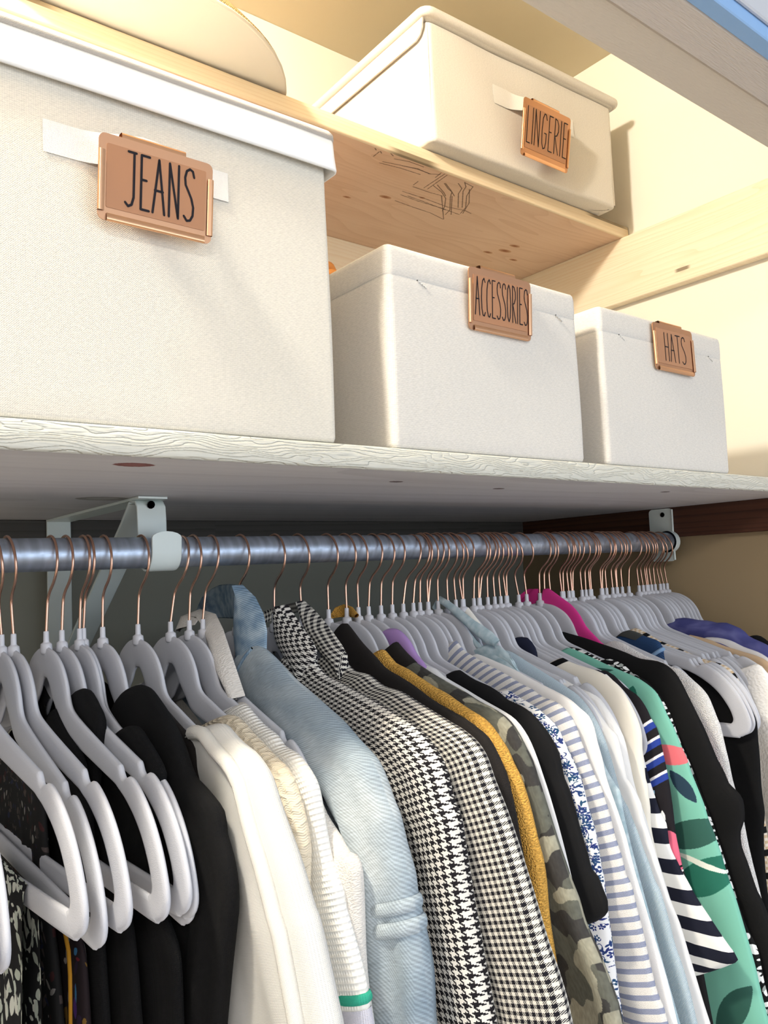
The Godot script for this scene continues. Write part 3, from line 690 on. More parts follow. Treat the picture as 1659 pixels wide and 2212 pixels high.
	"bwfl": [0.7766, [0.0669,-0.1253,0.0826,-0.1267,0.1002,-0.132,0.1135,-0.1375,0.1258,-0.1363,0.1399,-0.1399,0.1488,-0.1453,0.1564,-0.1517,0.1689,-0.1556,0.1798,-0.1637,0.1886,-0.1737,0.194,-0.1825,0.1988,-0.1912,0.2024,-0.2015,0.2085,-0.2194,0.2176,-0.2395,0.2283,-0.2681,0.2371,-0.2919,0.2419,-0.3076,0.2457,-0.3199,0.2522,-0.3428,0.2647,-0.3837,0.2755,-0.4057,0.2799,-0.4352,0.2882,-0.4713], 0.00],
	"blazer": [0.7930, [0.0426,-0.1173,0.0447,-0.1093,0.0576,-0.111,0.0812,-0.1156,0.1026,-0.121,0.1245,-0.1263,0.1421,-0.1315,0.1557,-0.1357,0.1774,-0.1373,0.1891,-0.1415,0.1982,-0.1485,0.2049,-0.1585,0.2112,-0.1711,0.2166,-0.1819,0.2219,-0.1924,0.228,-0.2047,0.2321,-0.2151,0.2363,-0.2254,0.2395,-0.2333,0.2463,-0.2458,0.2503,-0.2558,0.2574,-0.2617,0.2638,-0.2698,0.2641,-0.2886,0.2589,-0.3019,0.2591,-0.3168,0.2633,-0.3289,0.2669,-0.341,0.272,-0.3568,0.2788,-0.3702,0.2896,-0.4115,0.2978,-0.4735], 0.00],
	"magenta": [0.8098, [0.004,-0.067,0.004,-0.0575,0.0118,-0.057,0.0312,-0.0682,0.0479,-0.0786,0.0597,-0.091,0.0672,-0.1033,0.0826,-0.1173,0.0952,-0.1267,0.1206,-0.1342,0.1505,-0.1472,0.1726,-0.1663,0.1923,-0.2047,0.2089,-0.2711,0.2244,-0.3398,0.2515,-0.4979], 0.00],
	"fuzzy": [0.8480, [0.0728,-0.1266,0.0825,-0.124,0.0944,-0.1263,0.1065,-0.1319,0.1251,-0.1398,0.1499,-0.1471,0.1585,-0.1502,0.1675,-0.1517,0.1762,-0.1562,0.1856,-0.1635,0.1948,-0.1707,0.2017,-0.179,0.2062,-0.1894,0.2105,-0.2016,0.2139,-0.2109,0.2161,-0.2223,0.2182,-0.2355,0.2211,-0.2495,0.2238,-0.2672,0.2268,-0.2809,0.2309,-0.2967,0.2339,-0.3179,0.2361,-0.3343,0.2397,-0.3537,0.2425,-0.3687,0.2478,-0.3957,0.2606,-0.4477,0.2702,-0.5046], 0.00],
	"jean": [0.8930, [0.057,-0.1301,0.0598,-0.1211,0.0651,-0.1162,0.0721,-0.1154,0.0973,-0.1221,0.1152,-0.1278,0.1206,-0.1411,0.1237,-0.1578,0.1422,-0.2009,0.1493,-0.2656,0.1605,-0.3493,0.1837,-0.5551], 0.00],
	"lace": [0.9240, [0.0533,-0.1184,0.0592,-0.1146,0.0736,-0.119,0.0978,-0.1306,0.1251,-0.1393,0.1524,-0.1492,0.1828,-0.1563,0.1976,-0.1726,0.2059,-0.2094,0.2127,-0.2614,0.217,-0.344,0.232,-0.5475], 0.00],
	"black51": [0.9080, [0.1374,-0.1462,0.1612,-0.1548,0.1893,-0.1703,0.2075,-0.1885,0.2189,-0.2031,0.2233,-0.2156,0.2233,-0.2363,0.2237,-0.2518,0.2231,-0.2858,0.2239,-0.3031,0.2245,-0.3158,0.2215,-0.3393,0.2202,-0.3701,0.221,-0.4053,0.2261,-0.4589,0.2349,-0.5405], 0.00],
	"ruffle": [0.9830, [0.1609,-0.1824,0.1681,-0.175,0.1802,-0.165,0.1911,-0.1603,0.2019,-0.1692,0.2167,-0.1946,0.2289,-0.2478,0.2332,-0.3275,0.2453,-0.564], 0.00],
	"tan": [1.0100, [0.0859,-0.1299,0.1105,-0.1346,0.1357,-0.1432,0.1596,-0.1492,0.178,-0.1541,0.1921,-0.1614,0.2106,-0.1817,0.229,-0.2301,0.2507,-0.3564,0.259,-0.5685], 0.00],
	"arcs": [1.0180, [0.0992,-0.1351,0.106,-0.133,0.1205,-0.133,0.1383,-0.136,0.1559,-0.1436,0.179,-0.1514,0.1966,-0.1665,0.2168,-0.1991,0.2336,-0.2638,0.2555,-0.5728], 0.00],
	"royal": [1.0350, [0.0454,-0.1197,0.0503,-0.1124,0.0591,-0.1103,0.0705,-0.1101,0.0842,-0.1124,0.0979,-0.1127,0.113,-0.1161,0.1269,-0.1146,0.1464,-0.1196,0.1563,-0.129,0.1698,-0.1369,0.1842,-0.1457,0.2,-0.1681,0.2183,-0.2238,0.2482,-0.5819], 0.00],
	"farfl": [1.0700, [0.1364,-0.1375,0.1431,-0.1335,0.1531,-0.1344,0.1643,-0.1426,0.1842,-0.1609,0.204,-0.2069,0.233,-0.6007], 0.00],
	"lav": [0.5300, [0.0353,-0.0852,0.0429,-0.085,0.0525,-0.0875,0.0657,-0.0964,0.0763,-0.1093,0.09,-0.1212,0.1058,-0.1468,0.1349,-0.1869,0.1592,-0.2659,0.1756,-0.4249], 0.00],
}
# collars, bands and leaves: two edges of a strip, as (x, height over the rod, toward the room)
const STRIP := {
	"denim_back": [[0,-0.0594,-0.0878,0.0125,-0.0528,-0.1086,0.0225,-0.0461,-0.1219,0.0288,-0.0404,-0.1222,0.03,-0.036,-0.1097,0.0288,-0.0327,-0.091,0.0225,-0.032,-0.062,0.0125,-0.0322,-0.0269,0,-0.0334,0.0113], [0,-0.0701,-0.0713,0.0112,-0.0688,-0.0853,0.02,-0.0681,-0.0931,0.025,-0.0677,-0.0927,0.026,-0.0674,-0.0842,0.025,-0.0671,-0.0721,0.02,-0.0668,-0.0525,0.0113,-0.0661,-0.0264,0,-0.064,0.0039]],
	"denim_leaf": [[-0.002,-0.0337,0.0077,-0.0058,-0.0492,0.0089,-0.0085,-0.0645,0.0099,-0.0098,-0.0799,0.0115,-0.011,-0.095,0.0161,-0.012,-0.1096,0.0229,-0.012,-0.1239,0.0286,-0.0113,-0.1378,0.0354,-0.01,-0.1514,0.042], [0.002,-0.0326,0.0095,0.0008,-0.0445,0.0358,-0.001,-0.059,0.0523,-0.0035,-0.0742,0.0623,-0.006,-0.0895,0.0648,-0.0082,-0.105,0.0617,-0.0095,-0.1207,0.0592,-0.01,-0.1366,0.0555,-0.01,-0.1528,0.0511]],
	"heather_leaf": [[0,-0.0684,-0.0169,0.012,-0.0606,-0.0271,0.015,-0.0662,-0.0121,0.012,-0.0785,-0.0121,0.004,-0.0892,0.0128,-0.002,-0.0997,0.0325,-0.006,-0.1099,0.0487,-0.006,-0.1194,0.0612,-0.004,-0.1293,0.0696], [0,-0.076,-0.0513,0.014,-0.0614,-0.0696,0.02,-0.0549,-0.0472,0.018,-0.0592,-0.009,0.006,-0.0719,0.029,0,-0.0852,0.0501,-0.003,-0.0984,0.0649,-0.004,-0.1115,0.0757,-0.003,-0.1248,0.0826]],
	"hound_leaf": [[-0.006,-0.056,0.0175,-0.0098,-0.0644,0.0159,-0.0125,-0.0733,0.0195,-0.0138,-0.0824,0.0226,-0.014,-0.0911,0.0271,-0.014,-0.0986,0.035,-0.014,-0.1056,0.0444,-0.0132,-0.1115,0.0546,-0.012,-0.1173,0.064], [0,-0.0537,0.0265,-0.0012,-0.0623,0.0385,-0.0028,-0.0705,0.0509,-0.0046,-0.0782,0.0642,-0.0065,-0.0856,0.0773,-0.0082,-0.0938,0.0864,-0.0095,-0.1029,0.0853,-0.0107,-0.1121,0.0799,-0.012,-0.1214,0.0745]],
	"ging_back": [[0,-0.0651,-0.0812,0.0082,-0.0634,-0.0848,0.0165,-0.0617,-0.0882,0.022,-0.0602,-0.0865,0.022,-0.0586,-0.0755,0.022,-0.0571,-0.0646,0.0165,-0.0554,-0.045,0.0082,-0.0537,-0.0215,0,-0.052,0.0015], [0,-0.0771,-0.08,0.0075,-0.0757,-0.0823,0.015,-0.0743,-0.0845,0.02,-0.0726,-0.0823,0.02,-0.0706,-0.0717,0.02,-0.0686,-0.0612,0.015,-0.0664,-0.0428,0.0075,-0.0643,-0.0207,0,-0.0622,0.0008]],
	"ging_leaf": [[-0.006,-0.0539,0.009,-0.0098,-0.0649,0.0153,-0.0122,-0.0754,0.0223,-0.0129,-0.0852,0.0301,-0.013,-0.0937,0.0412,-0.0129,-0.1017,0.0522,-0.0122,-0.1086,0.0642,-0.0113,-0.115,0.0759,-0.01,-0.1211,0.0874], [0,-0.0515,0.0058,-0.0012,-0.0592,0.0231,-0.0028,-0.0672,0.039,-0.0046,-0.0754,0.054,-0.006,-0.0838,0.0669,-0.0071,-0.0922,0.0788,-0.0078,-0.101,0.0876,-0.0084,-0.1114,0.0901,-0.009,-0.122,0.0881]],
	"pdenim_leaf": [[-0.004,-0.0667,-0.0113,-0.004,-0.057,-0.0017,-0.005,-0.0627,0.0143,-0.0065,-0.0696,0.0298,-0.008,-0.0767,0.0444,-0.008,-0.0838,0.0571,-0.008,-0.0897,0.0706,-0.008,-0.0958,0.0833,-0.008,-0.1038,0.0932], [-0.002,-0.0743,-0.0117,-0.0035,-0.0654,-0.0022,-0.005,-0.0724,0.0126,-0.007,-0.0803,0.0262,-0.01,-0.0876,0.041,-0.0115,-0.0949,0.0539,-0.012,-0.1018,0.0658,-0.0115,-0.1086,0.0765,-0.01,-0.1116,0.0892]],
	"pdenim_chest": [[-0.004,-0.0946,0.0427,-0.0045,-0.1003,0.049,-0.005,-0.106,0.0552,-0.005,-0.1103,0.0627,-0.005,-0.1144,0.0705,-0.005,-0.1115,0.0798,-0.005,-0.1098,0.0886,-0.0045,-0.114,0.0954,-0.004,-0.1181,0.1021], [-0.003,-0.1159,0.0475,-0.0035,-0.1189,0.0565,-0.004,-0.1217,0.0655,-0.004,-0.1238,0.0744,-0.004,-0.1261,0.083,-0.004,-0.1292,0.0909,-0.004,-0.1321,0.0987,-0.0035,-0.1344,0.1065,-0.003,-0.1366,0.1141]],
	"magenta_back": [[0,-0.0656,-0.0385,0.0045,-0.0634,-0.0382,0.009,-0.0612,-0.0379,0.012,-0.0589,-0.0362,0.012,-0.0577,-0.0314,0.012,-0.0577,-0.0261,0.009,-0.059,-0.0191,0.0045,-0.0615,-0.0116,0,-0.064,-0.0041], [0,-0.0754,-0.0376,0.0045,-0.0753,-0.0375,0.009,-0.0752,-0.0373,0.012,-0.0749,-0.0358,0.012,-0.0744,-0.0316,0.012,-0.074,-0.0274,0.009,-0.0733,-0.0206,0.0045,-0.0725,-0.0126,0,-0.0717,-0.0047]],
	"mustard_back": [[0,-0.0702,-0.0292,0.006,-0.0665,-0.0335,0.012,-0.0629,-0.0375,0.014,-0.0612,-0.0323,0.016,-0.0597,-0.0273,0.014,-0.0608,-0.0166,0.012,-0.0621,-0.0065,0.006,-0.0654,0.0062,0,-0.0685,0.0188], [0,-0.0741,-0.026,0.005,-0.0739,-0.0277,0.01,-0.0738,-0.0292,0.012,-0.0736,-0.0265,0.014,-0.0735,-0.0238,0.012,-0.0732,-0.0155,0.01,-0.073,-0.0073,0.005,-0.0727,0.0049,0,-0.0723,0.0169]],
	"white_leaf": [[-0.004,-0.0813,0.0277,-0.0042,-0.0838,0.0316,-0.0045,-0.0862,0.0355,-0.0048,-0.0886,0.0393,-0.005,-0.091,0.0431,-0.0048,-0.0931,0.0468,-0.0045,-0.0951,0.0505,-0.0042,-0.0972,0.0542,-0.004,-0.0992,0.0579], [-0.002,-0.071,0.0302,-0.0023,-0.0745,0.0341,-0.0025,-0.0781,0.0381,-0.0028,-0.0816,0.042,-0.003,-0.0851,0.0459,-0.0032,-0.0887,0.0496,-0.0035,-0.0922,0.0533,-0.0038,-0.0956,0.057,-0.004,-0.0991,0.0607]],
}

func catmull(p: PackedVector2Array, step: float) -> PackedVector2Array:
	var out := PackedVector2Array()
	for i in p.size() - 1:
		var a := p[maxi(i - 1, 0)]
		var b := p[i]
		var c := p[i + 1]
		var d := p[mini(i + 2, p.size() - 1)]
		var k := maxi(1, int(ceil(b.distance_to(c) / step)))
		for j in k:
			out.append(b.cubic_interpolate(c, a, d, float(j) / k))
	out.append(p[p.size() - 1])
	return out

var wob := FastNoiseLite.new()

func edge_of(key: String, vend: float) -> PackedVector2Array:
	var flat: Array = OUTLINE[key][1]
	var p := PackedVector2Array()
	for i in flat.size() / 2:
		p.append(Vector2(flat[2 * i], flat[2 * i + 1]))
	var e := catmull(p, 0.008)
	var l := e[e.size() - 1]
	if l.y > vend:
		var drop := l.y - vend
		var k := maxi(2, int(drop / 0.03))
		for j in range(1, k + 1):
			e.append(Vector2(l.x + 0.03 * sin(float(j) / k * 1.5), l.y - drop * j / k))
	return e

# o: w half thickness, round edge radius, scoop depth of the neck hole, vend hem height, amp/k/ph folds, sleeve width of the sleeve lobe, cx shift, wave edge wobble
func cloth(key: String, o: Dictionary, m: Material) -> ArrayMesh:
	var w: float = o.get("w", 0.012)
	var rd: float = o.get("round", 0.02)
	var scoop: float = o.get("scoop", 0.03)
	var vend: float = o.get("vend", -0.66)
	var amp: float = o.get("amp", 0.0015)
	var kf: float = o.get("k", 90.0)
	var ph: float = o.get("ph", 0.0)
	var sl: float = o.get("sleeve", 0.0)
	var cx: float = o.get("cx", -0.5 * w)
	var wave: float = o.get("wave", 0.0)
	var ridge: float = o.get("ridge", 0.0055)
	var e := edge_of(key, vend)
	var nu := e.size()
	var s := PackedFloat32Array()
	s.resize(nu)
	for i in range(1, nu):
		s[i] = s[i - 1] + e[i].distance_to(e[i - 1])
	var total := s[nu - 1]
	var mm := 20
	var nv := 2 * mm + 1
	var b := MB.new()
	for half in [1.0, -1.0]:
		var p := PackedVector3Array()
		var t := PackedVector2Array()
		for i in nu:
			var f := s[i] / total
			var q := e[i]
			if wave > 0.0:
				q += Vector2(0.6, 1.0) * wave * wob.get_noise_2d(s[i] * 900.0, ph * 50.0)
			var c := Vector2(0.0, lerpf(e[0].y - scoop, vend - 0.01, pow(f, 1.1)))
			var reach := q.distance_to(c)
			var ws := lerpf(ridge, w, smoothstep(0.0, 0.16, s[i]))
			for j in nv:
				var side := float(j - mm) / mm   # -1 .. 1, negative is the near face
				var a := pow(absf(side), 1.5)
				var d := a * reach
				var prof := sqrt(maxf(0.0, 1.0 - pow(1.0 - minf(d / rd, 1.0), 2.0)))
				if sl > 0.0:
					prof *= 1.0 - 0.8 * exp(-pow((d - sl) / 0.011, 2.0)) * smoothstep(0.16, 0.26, s[i])
				var fo := amp * smoothstep(0.03, 0.22, s[i]) * smoothstep(0.0, rd, d) * (sin(d * kf + ph + 2.2 * wob.get_noise_2d(s[i] * 260.0, ph * 31.0)) + 0.5 * sin(d * kf * 2.3 + ph * 1.7 + s[i] * 5.0))
				var x := cx + signf(side) * ws * prof + fo
				var r := q.lerp(c, a)
				p.append(Vector3(x, r.y, r.x * half))
				t.append(Vector2(d * signf(side), s[i]))
		b.grid(p, t, nu, nv, half > 0.0)
	return b.done(m)

func strip_points(key: String) -> Array:
	var r := []
	for k in 2:
		var l := PackedVector3Array()
		var f: Array = STRIP[key][k]
		for i in f.size() / 3:
			l.append(Vector3(f[3 * i], f[3 * i + 1], f[3 * i + 2]))
		r.append(l)
	return r

# a padded strip between two edges: front and back sheets that meet at the edges
func strip(key: String, m: Material, thick := 0.004, bow := 0.004, uvturn := false) -> ArrayMesh:
	var ab := strip_points(key)
	var nu: int = ab[0].size()
	var nv := 17
	var p := PackedVector3Array()
	var t := PackedVector2Array()
	var run := 0.0
	for i in nu:
		var a: Vector3 = ab[0][i]
		var b: Vector3 = ab[1][i]
		if i > 0:
			run += ((ab[0][i] + ab[1][i]) * 0.5).distance_to((ab[0][i - 1] + ab[1][i - 1]) * 0.5)
		for j in nv:
			var w := TAU * j / (nv - 1)
			var f := 0.5 - 0.5 * cos(w)
			var q := a.lerp(b, f)
			q.x += -bow * sin(f * PI) - thick * 0.5 * sin(w)
			p.append(q)
			t.append(Vector2(run, f * a.distance_to(b)) if uvturn else Vector2(f * a.distance_to(b), run))
	var mb := MB.new()
	mb.grid(p, t, nu, nv, false, true)
	return mb.done(m)

# a raised cord on the near face of a garment, at d from its front edge, between two runs along the edge
func face_point(key: String, o: Dictionary, at_s: float, d: float, lift := 0.0) -> Vector3:
	var vend: float = o.get("vend", -0.66)
	var e := edge_of(key, vend)
	var s := 0.0
	var total := 0.0
	for i in range(1, e.size()):
		total += e[i].distance_to(e[i - 1])
	var w: float = o.get("w", 0.012)
	var rd: float = o.get("round", 0.02)
	for i in range(1, e.size()):
		var st := e[i].distance_to(e[i - 1])
		if s + st >= at_s or i == e.size() - 1:
			var q := e[i - 1].lerp(e[i], clampf((at_s - s) / st, 0, 1))
			var c := Vector2(0.0, lerpf(e[0].y - o.get("scoop", 0.03), vend - 0.01, pow(at_s / total, 1.1)))
			var a := clampf(d / q.distance_to(c), 0, 1)
			var prof := sqrt(maxf(0.0, 1.0 - pow(1.0 - minf(d / rd, 1.0), 2.0)))
			var ws := lerpf(o.get("ridge", 0.0055), w, smoothstep(0.0, 0.16, at_s))
			var r := q.lerp(c, a)
			return Vector3(o.get("cx", -0.5 * w) - ws * prof - lift, r.y, r.x)
		s += st
	return Vector3.ZERO

func cord_on(key: String, o: Dictionary, from: Vector2, to: Vector2, r: float, m: Material, steps := 24, flat := 1.0) -> ArrayMesh:
	var path := PackedVector3Array()
	for k in steps + 1:
		var q := from.lerp(to, float(k) / steps)
		path.append(face_point(key, o, q.x, q.y, r * 0.3))
	var b := MB.new()
	b.tube(path, r, 8, true, flat)
	return b.done(m)

# a band wrapped over the front edge of a garment (cuff, binding, seam), from s0 to s1 along the edge, reaching d in on both faces
func band_on(key: String, o: Dictionary, s0: float, s1: float, reach: float, lift: float, m: Material) -> ArrayMesh:
	var p := PackedVector3Array()
	var t := PackedVector2Array()
	var rows := 7
	var cols := 15
	var cx: float = o.get("cx", -0.5 * o.get("w", 0.012))
	for i in rows:
		var s := lerpf(s0, s1, float(i) / (rows - 1))
		var bulge := 0.0004 + lift * sqrt(sin(PI * i / (rows - 1)))
		var tip := face_point(key, o, s, 0.0)
		var inner := face_point(key, o, s, reach)
		var out := (tip - inner)
		out.x = 0
		out = out.normalized()
		for j in cols:
			var side := float(j) / (cols - 1) * 2.0 - 1.0
			var d := pow(absf(side), 1.6) * reach
			var q := face_point(key, o, s, d)
			var off := (q.x - cx)
			if side > 0:
				q.x = cx - off
			q.x += signf(side) * bulge
			q += out * bulge * (1.0 - absf(side))
			p.append(q)
			t.append(Vector2(d * signf(side), s - s0))
	var b := MB.new()
	b.grid(p, t, rows, cols, false)
	return b.done(m)

func garment(called: String, key: String, label: String, category: String, o: Dictionary, m: Material, body := "body") -> Node3D:
	var g := thing(called, label, category, Vector3(OUTLINE[key][0], YR, ZR))
	g.rotation.y = deg_to_rad(OUTLINE[key][2])
	part(body, cloth(key, o, m), g)
	return g

# ---------- hangers ----------
const FRAME := [[0, -0.0475, 0, -0.0745], [0.004, -0.0475, 0.003, -0.0745], [0.0055, -0.0495, 0.005, -0.075], [0.0105, -0.0505, 0.0075, -0.0765], [0.0205, -0.0522, 0.0115, -0.0805], [0.031, -0.0565, 0.017, -0.0885],
	[0.0395, -0.062, 0.023, -0.0945], [0.046, -0.069, 0.029, -0.1], [0.051, -0.077, 0.0335, -0.1045], [0.0545, -0.0855, 0.0385, -0.1095], [0.0585, -0.0915, 0.045, -0.113], [0.066, -0.096, 0.056, -0.116], [0.0845, -0.102, 0.079, -0.121],
	[0.108, -0.1085, 0.102, -0.1255], [0.131, -0.1145, 0.125, -0.13], [0.15, -0.1195, 0.143, -0.1335], [0.1545, -0.1208, 0.148, -0.1347], [0.1575, -0.1255, 0.151, -0.1357], [0.161, -0.1285, 0.154, -0.1368], [0.165, -0.1283, 0.157, -0.138],
	[0.1675, -0.1263, 0.16, -0.1393], [0.1715, -0.1257, 0.164, -0.1413], [0.179, -0.1283, 0.17, -0.1447], [0.19, -0.135, 0.178, -0.15], [0.202, -0.1455, 0.187, -0.158], [0.212, -0.158, 0.194, -0.167], [0.219, -0.171, 0.1995, -0.176],
	[0.2235, -0.184, 0.202, -0.183], [0.2235, -0.193, 0.2025, -0.187], [0.219, -0.2005, 0.201, -0.1905], [0.21, -0.2055, 0.197, -0.1925], [0.198, -0.2075, 0.19, -0.193], [0.1, -0.2075, 0.1, -0.193], [0, -0.2075, 0, -0.193]]
var hanger_frame: ArrayMesh
var hanger_slim: ArrayMesh
var hanger_hook: ArrayMesh
var hanger_collar: ArrayMesh

func make_frame(slim: float) -> ArrayMesh:
	# slim < 1 draws the shoulders in, as narrower hangers have them
	var half := []
	for i in FRAME.size() - 1:
		var c := []
		for q in [maxi(i - 1, 0), i, i + 1, mini(i + 2, FRAME.size() - 1)]:
			c.append(FRAME[q])
		for k in 3:
			var row := []
			for q in 4:
				row.append(cubic_interpolate(c[1][q], c[2][q], c[0][q], c[3][q], k / 3.0))
			half.append(row)
	half.append(FRAME[FRAME.size() - 1])
	var rows := half.duplicate()
	for i in range(half.size() - 2, -1, -1):
		var r: Array = half[i]
		rows.append([-r[0], r[1], -r[2], r[3]])
	var nu := rows.size()
	var nv := 13
	var p := PackedVector3Array()
	var t := PackedVector2Array()
	var run := 0.0
	var dv := YR - CY
	for i in nu:
		var o := Vector2(rows[i][0], rows[i][1] - dv)
		var n := Vector2(rows[i][2], rows[i][3] - dv)
		for q in 2:
			var e: Vector2 = o if q == 0 else n
			if absf(e.x) > 0.08:
				e.x = signf(e.x) * (0.08 + (absf(e.x) - 0.08) * slim)
			if q == 0:
				o = e
			else:
				n = e
		if i > 0:
			run += o.distance_to(Vector2(rows[i - 1][0], rows[i - 1][1] - dv))
		for j in nv:
			var w := TAU * j / (nv - 1)
			var f := 0.5 - 0.5 * signf(cos(w)) * pow(absf(cos(w)), 0.75)
			var q := o.lerp(n, f)
			p.append(Vector3(0.0026 * signf(sin(w)) * pow(absf(sin(w)), 0.6), q.y, q.x))
			t.append(Vector2(w * 0.003, run))
	var b := MB.new()
	b.grid(p, t, nu, nv, true, true, true)
	return b.done(M.velvet)

func make_hanger_meshes() -> void:
	var dv := YR - CY
	hanger_frame = make_frame(1.0)
	hanger_slim = make_frame(0.80)
	# hook: straight shank, S bend, three quarters of a turn over the rod; origin at the shank's foot
	var pts := PackedVector2Array([Vector2(0, -0.042), Vector2(0, -0.034), Vector2(0, -0.025), Vector2(0.0001, -0.0165), Vector2(0.001, -0.0105), Vector2(0.0055, -0.0041), Vector2(0.0130, 0.0022), Vector2(0.0186, 0.0095), Vector2(0.0206, 0.0172), Vector2(0.0196, 0.0253), Vector2(0.0152, 0.0333), Vector2(0.0083, 0.0390),
		Vector2(0.0, 0.0412), Vector2(-0.0083, 0.0393), Vector2(-0.0152, 0.0342), Vector2(-0.0195, 0.0268), Vector2(-0.0204, 0.0192), Vector2(-0.0196, 0.0165)])
	var sm := catmull(pts, 0.0025)
	var path := PackedVector3Array()
	for q in sm:
		path.append(Vector3(0, q.y + 0.0385, q.x))
	var hb := MB.new()
	hb.tube(path, 0.00118, 8)
	hanger_hook = hb.done(M.rose)
	var cb := MB.new()
	var prof := [[0.0019, -0.0368], [0.0024, -0.0375], [0.0026, -0.0452], [0.0032, -0.0462], [0.0046, -0.0470], [0.0050, -0.0500], [0.0052, -0.0535], [0.0040, -0.0550]]
	var cp := PackedVector3Array()
	var ct := PackedVector2Array()
	for i in prof.size():
		for j in 13:
			var w := TAU * j / 12.0
			cp.append(Vector3(cos(w) * prof[i][0] * 0.9, prof[i][1] - dv, sin(w) * prof[i][0] * (1.0 if i < 4 else 1.25)))
			ct.append(Vector2(w * 0.003, prof[i][1]))
	cb.grid(cp, ct, prof.size(), 13, true, true)
	hanger_collar = cb.done(M.plug)

func hanger(x: float, lean: float, yaw: float, label: String, slim := false) -> Node3D:
	var h := thing("hanger", label, "hanger", Vector3(x, YR, ZR), "grey velvet hangers on the closet rod")
	part("frame", hanger_slim if slim else hanger_frame, h)
	part("collar", hanger_collar, h)
	var k := part("hook", hanger_hook, h, Vector3(0, -0.0385 - (YR - CY), 0))
	k.rotation.z = -atan(lean / 0.053)
	h.rotation.y = yaw
	return h

const NECKS := [0.1628,0.1709,0.1961,0.2086,0.2237,0.2275,0.2424,0.2734,0.3036,0.3217,0.3352,0.3705,0.4114,0.4432,0.4762,0.4993,0.5147,0.5284,0.5453,0.5611,0.5768,0.5915,0.6016,0.6135,0.6142,0.6292,0.6444,0.6570,0.6679,0.6698,0.6867,0.6952,0.6969,0.7104,0.7225,0.7330,0.7428,0.7448,0.7657,0.7806,0.8059,0.8154,0.8268,0.8497,0.8535,0.8640,0.8707,0.8727,0.8918,0.9003,0.9094,0.9124,0.9347,0.9371,0.9462,0.9604,0.9701,0.9711,0.9828,0.9986,1.0235,1.0339,1.0432,1.0467,1.0550,1.0645,1.0777,1.0863,1.0961]
const LEANS := [-0.0042,-0.0029,0.0029,0.0027,0.0020,0.0023,0.0014,0.0029,0.0088,0.0036,0.0071,0.0037,0.0021,-0.0013,0.0002,-0.0001,-0.0002,0.0054,0.0042,0.0041,0.0109,0.0086,0.0034,0.0003,0.0084,0.0013,0.0002,-0.0028,-0.0086,0.0011,0.0054,0.0028,0.0098,0.0018,-0.0018,-0.0033,-0.0070,0.0006,-0.0110,-0.0060,0.0017,0.0018,-0.0023,-0.0050,0.0009,-0.0039,-0.0020,0.0039,-0.0035,0.0005,-0.0025,-0.0010,-0.0017,0.0043,-0.0017,-0.0031,-0.0042,0.0001,-0.0017,0.0069,-0.0054,-0.0089,-0.0071,-0.0043,-0.0067,-0.0044,-0.0128,-0.0129,-0.0093]
const ONES := ["", "first", "second", "third", "fourth", "fifth", "sixth", "seventh", "eighth", "ninth", "tenth", "eleventh", "twelfth", "thirteenth", "fourteenth", "fifteenth", "sixteenth", "seventeenth", "eighteenth", "nineteenth"]

func ordinal(n: int) -> String:
	if n < 20:
		return ONES[n]
	var tens: String = ["", "", "twent", "thirt", "fort", "fift", "sixt", "sevent"][n / 10]
	return tens + "ieth" if n % 10 == 0 else tens + "y-" + ONES[n % 10]

# ---------- lettering ----------
const GLYPH := {
	"J": [[0.1, 1.0, 0.42, 1.0], [0.34, 1.0, 0.34, 0.18, 0.26, 0.04, 0.12, 0.0, 0.0, 0.06]],
	"E": [[0.42, 1.0, 0.08, 1.0, 0.08, 0.0, 0.42, 0.0], [0.08, 0.55, 0.30, 0.55]],
	"A": [[0.0, 0.0, 0.24, 1.0, 0.50, 0.0], [0.08, 0.42, 0.42, 0.42]],
	"N": [[0.04, 0.0, 0.04, 1.0, 0.44, 0.0, 0.44, 1.0]],
	"S": [[0.46, 0.86, 0.40, 0.97, 0.27, 1.0, 0.13, 0.95, 0.06, 0.82, 0.09, 0.68, 0.22, 0.57, 0.36, 0.44, 0.45, 0.28, 0.43, 0.12, 0.32, 0.02, 0.17, 0.0, 0.04, 0.08]],
	"L": [[0.06, 1.0, 0.06, 0.0, 0.36, 0.0]],
	"I": [[0.05, 1.0, 0.05, 0.0]],
	"G": [[0.46, 0.84, 0.36, 0.98, 0.22, 0.99, 0.09, 0.85, 0.04, 0.5, 0.08, 0.15, 0.20, 0.0, 0.36, 0.04, 0.44, 0.2, 0.46, 0.45, 0.28, 0.45]],
	"R": [[0.06, 0.0, 0.06, 1.0, 0.26, 0.97, 0.40, 0.84, 0.40, 0.66, 0.26, 0.53, 0.08, 0.50, 0.44, 0.0]],
	"C": [[0.46, 0.90, 0.34, 1.0, 0.18, 0.93, 0.07, 0.72, 0.04, 0.45, 0.08, 0.18, 0.20, 0.02, 0.34, 0.0, 0.46, 0.10]],
	"O": [[0.24, 1.0, 0.10, 0.88, 0.03, 0.5, 0.10, 0.12, 0.24, 0.0, 0.38, 0.12, 0.45, 0.5, 0.38, 0.88, 0.24, 1.0]],
	"H": [[0.05, 1.0, 0.05, 0.0], [0.44, 1.0, 0.44, 0.0], [0.05, 0.50, 0.44, 0.50]],
	"T": [[0.0, 1.0, 0.50, 1.0], [0.25, 1.0, 0.25, 0.0]],
}
const ADVANCE := {"J": 0.56, "E": 0.58, "A": 0.66, "N": 0.66, "S": 0.60, "L": 0.50, "I": 0.24, "G": 0.62, "R": 0.60, "C": 0.60, "O": 0.62, "H": 0.64, "T": 0.62}

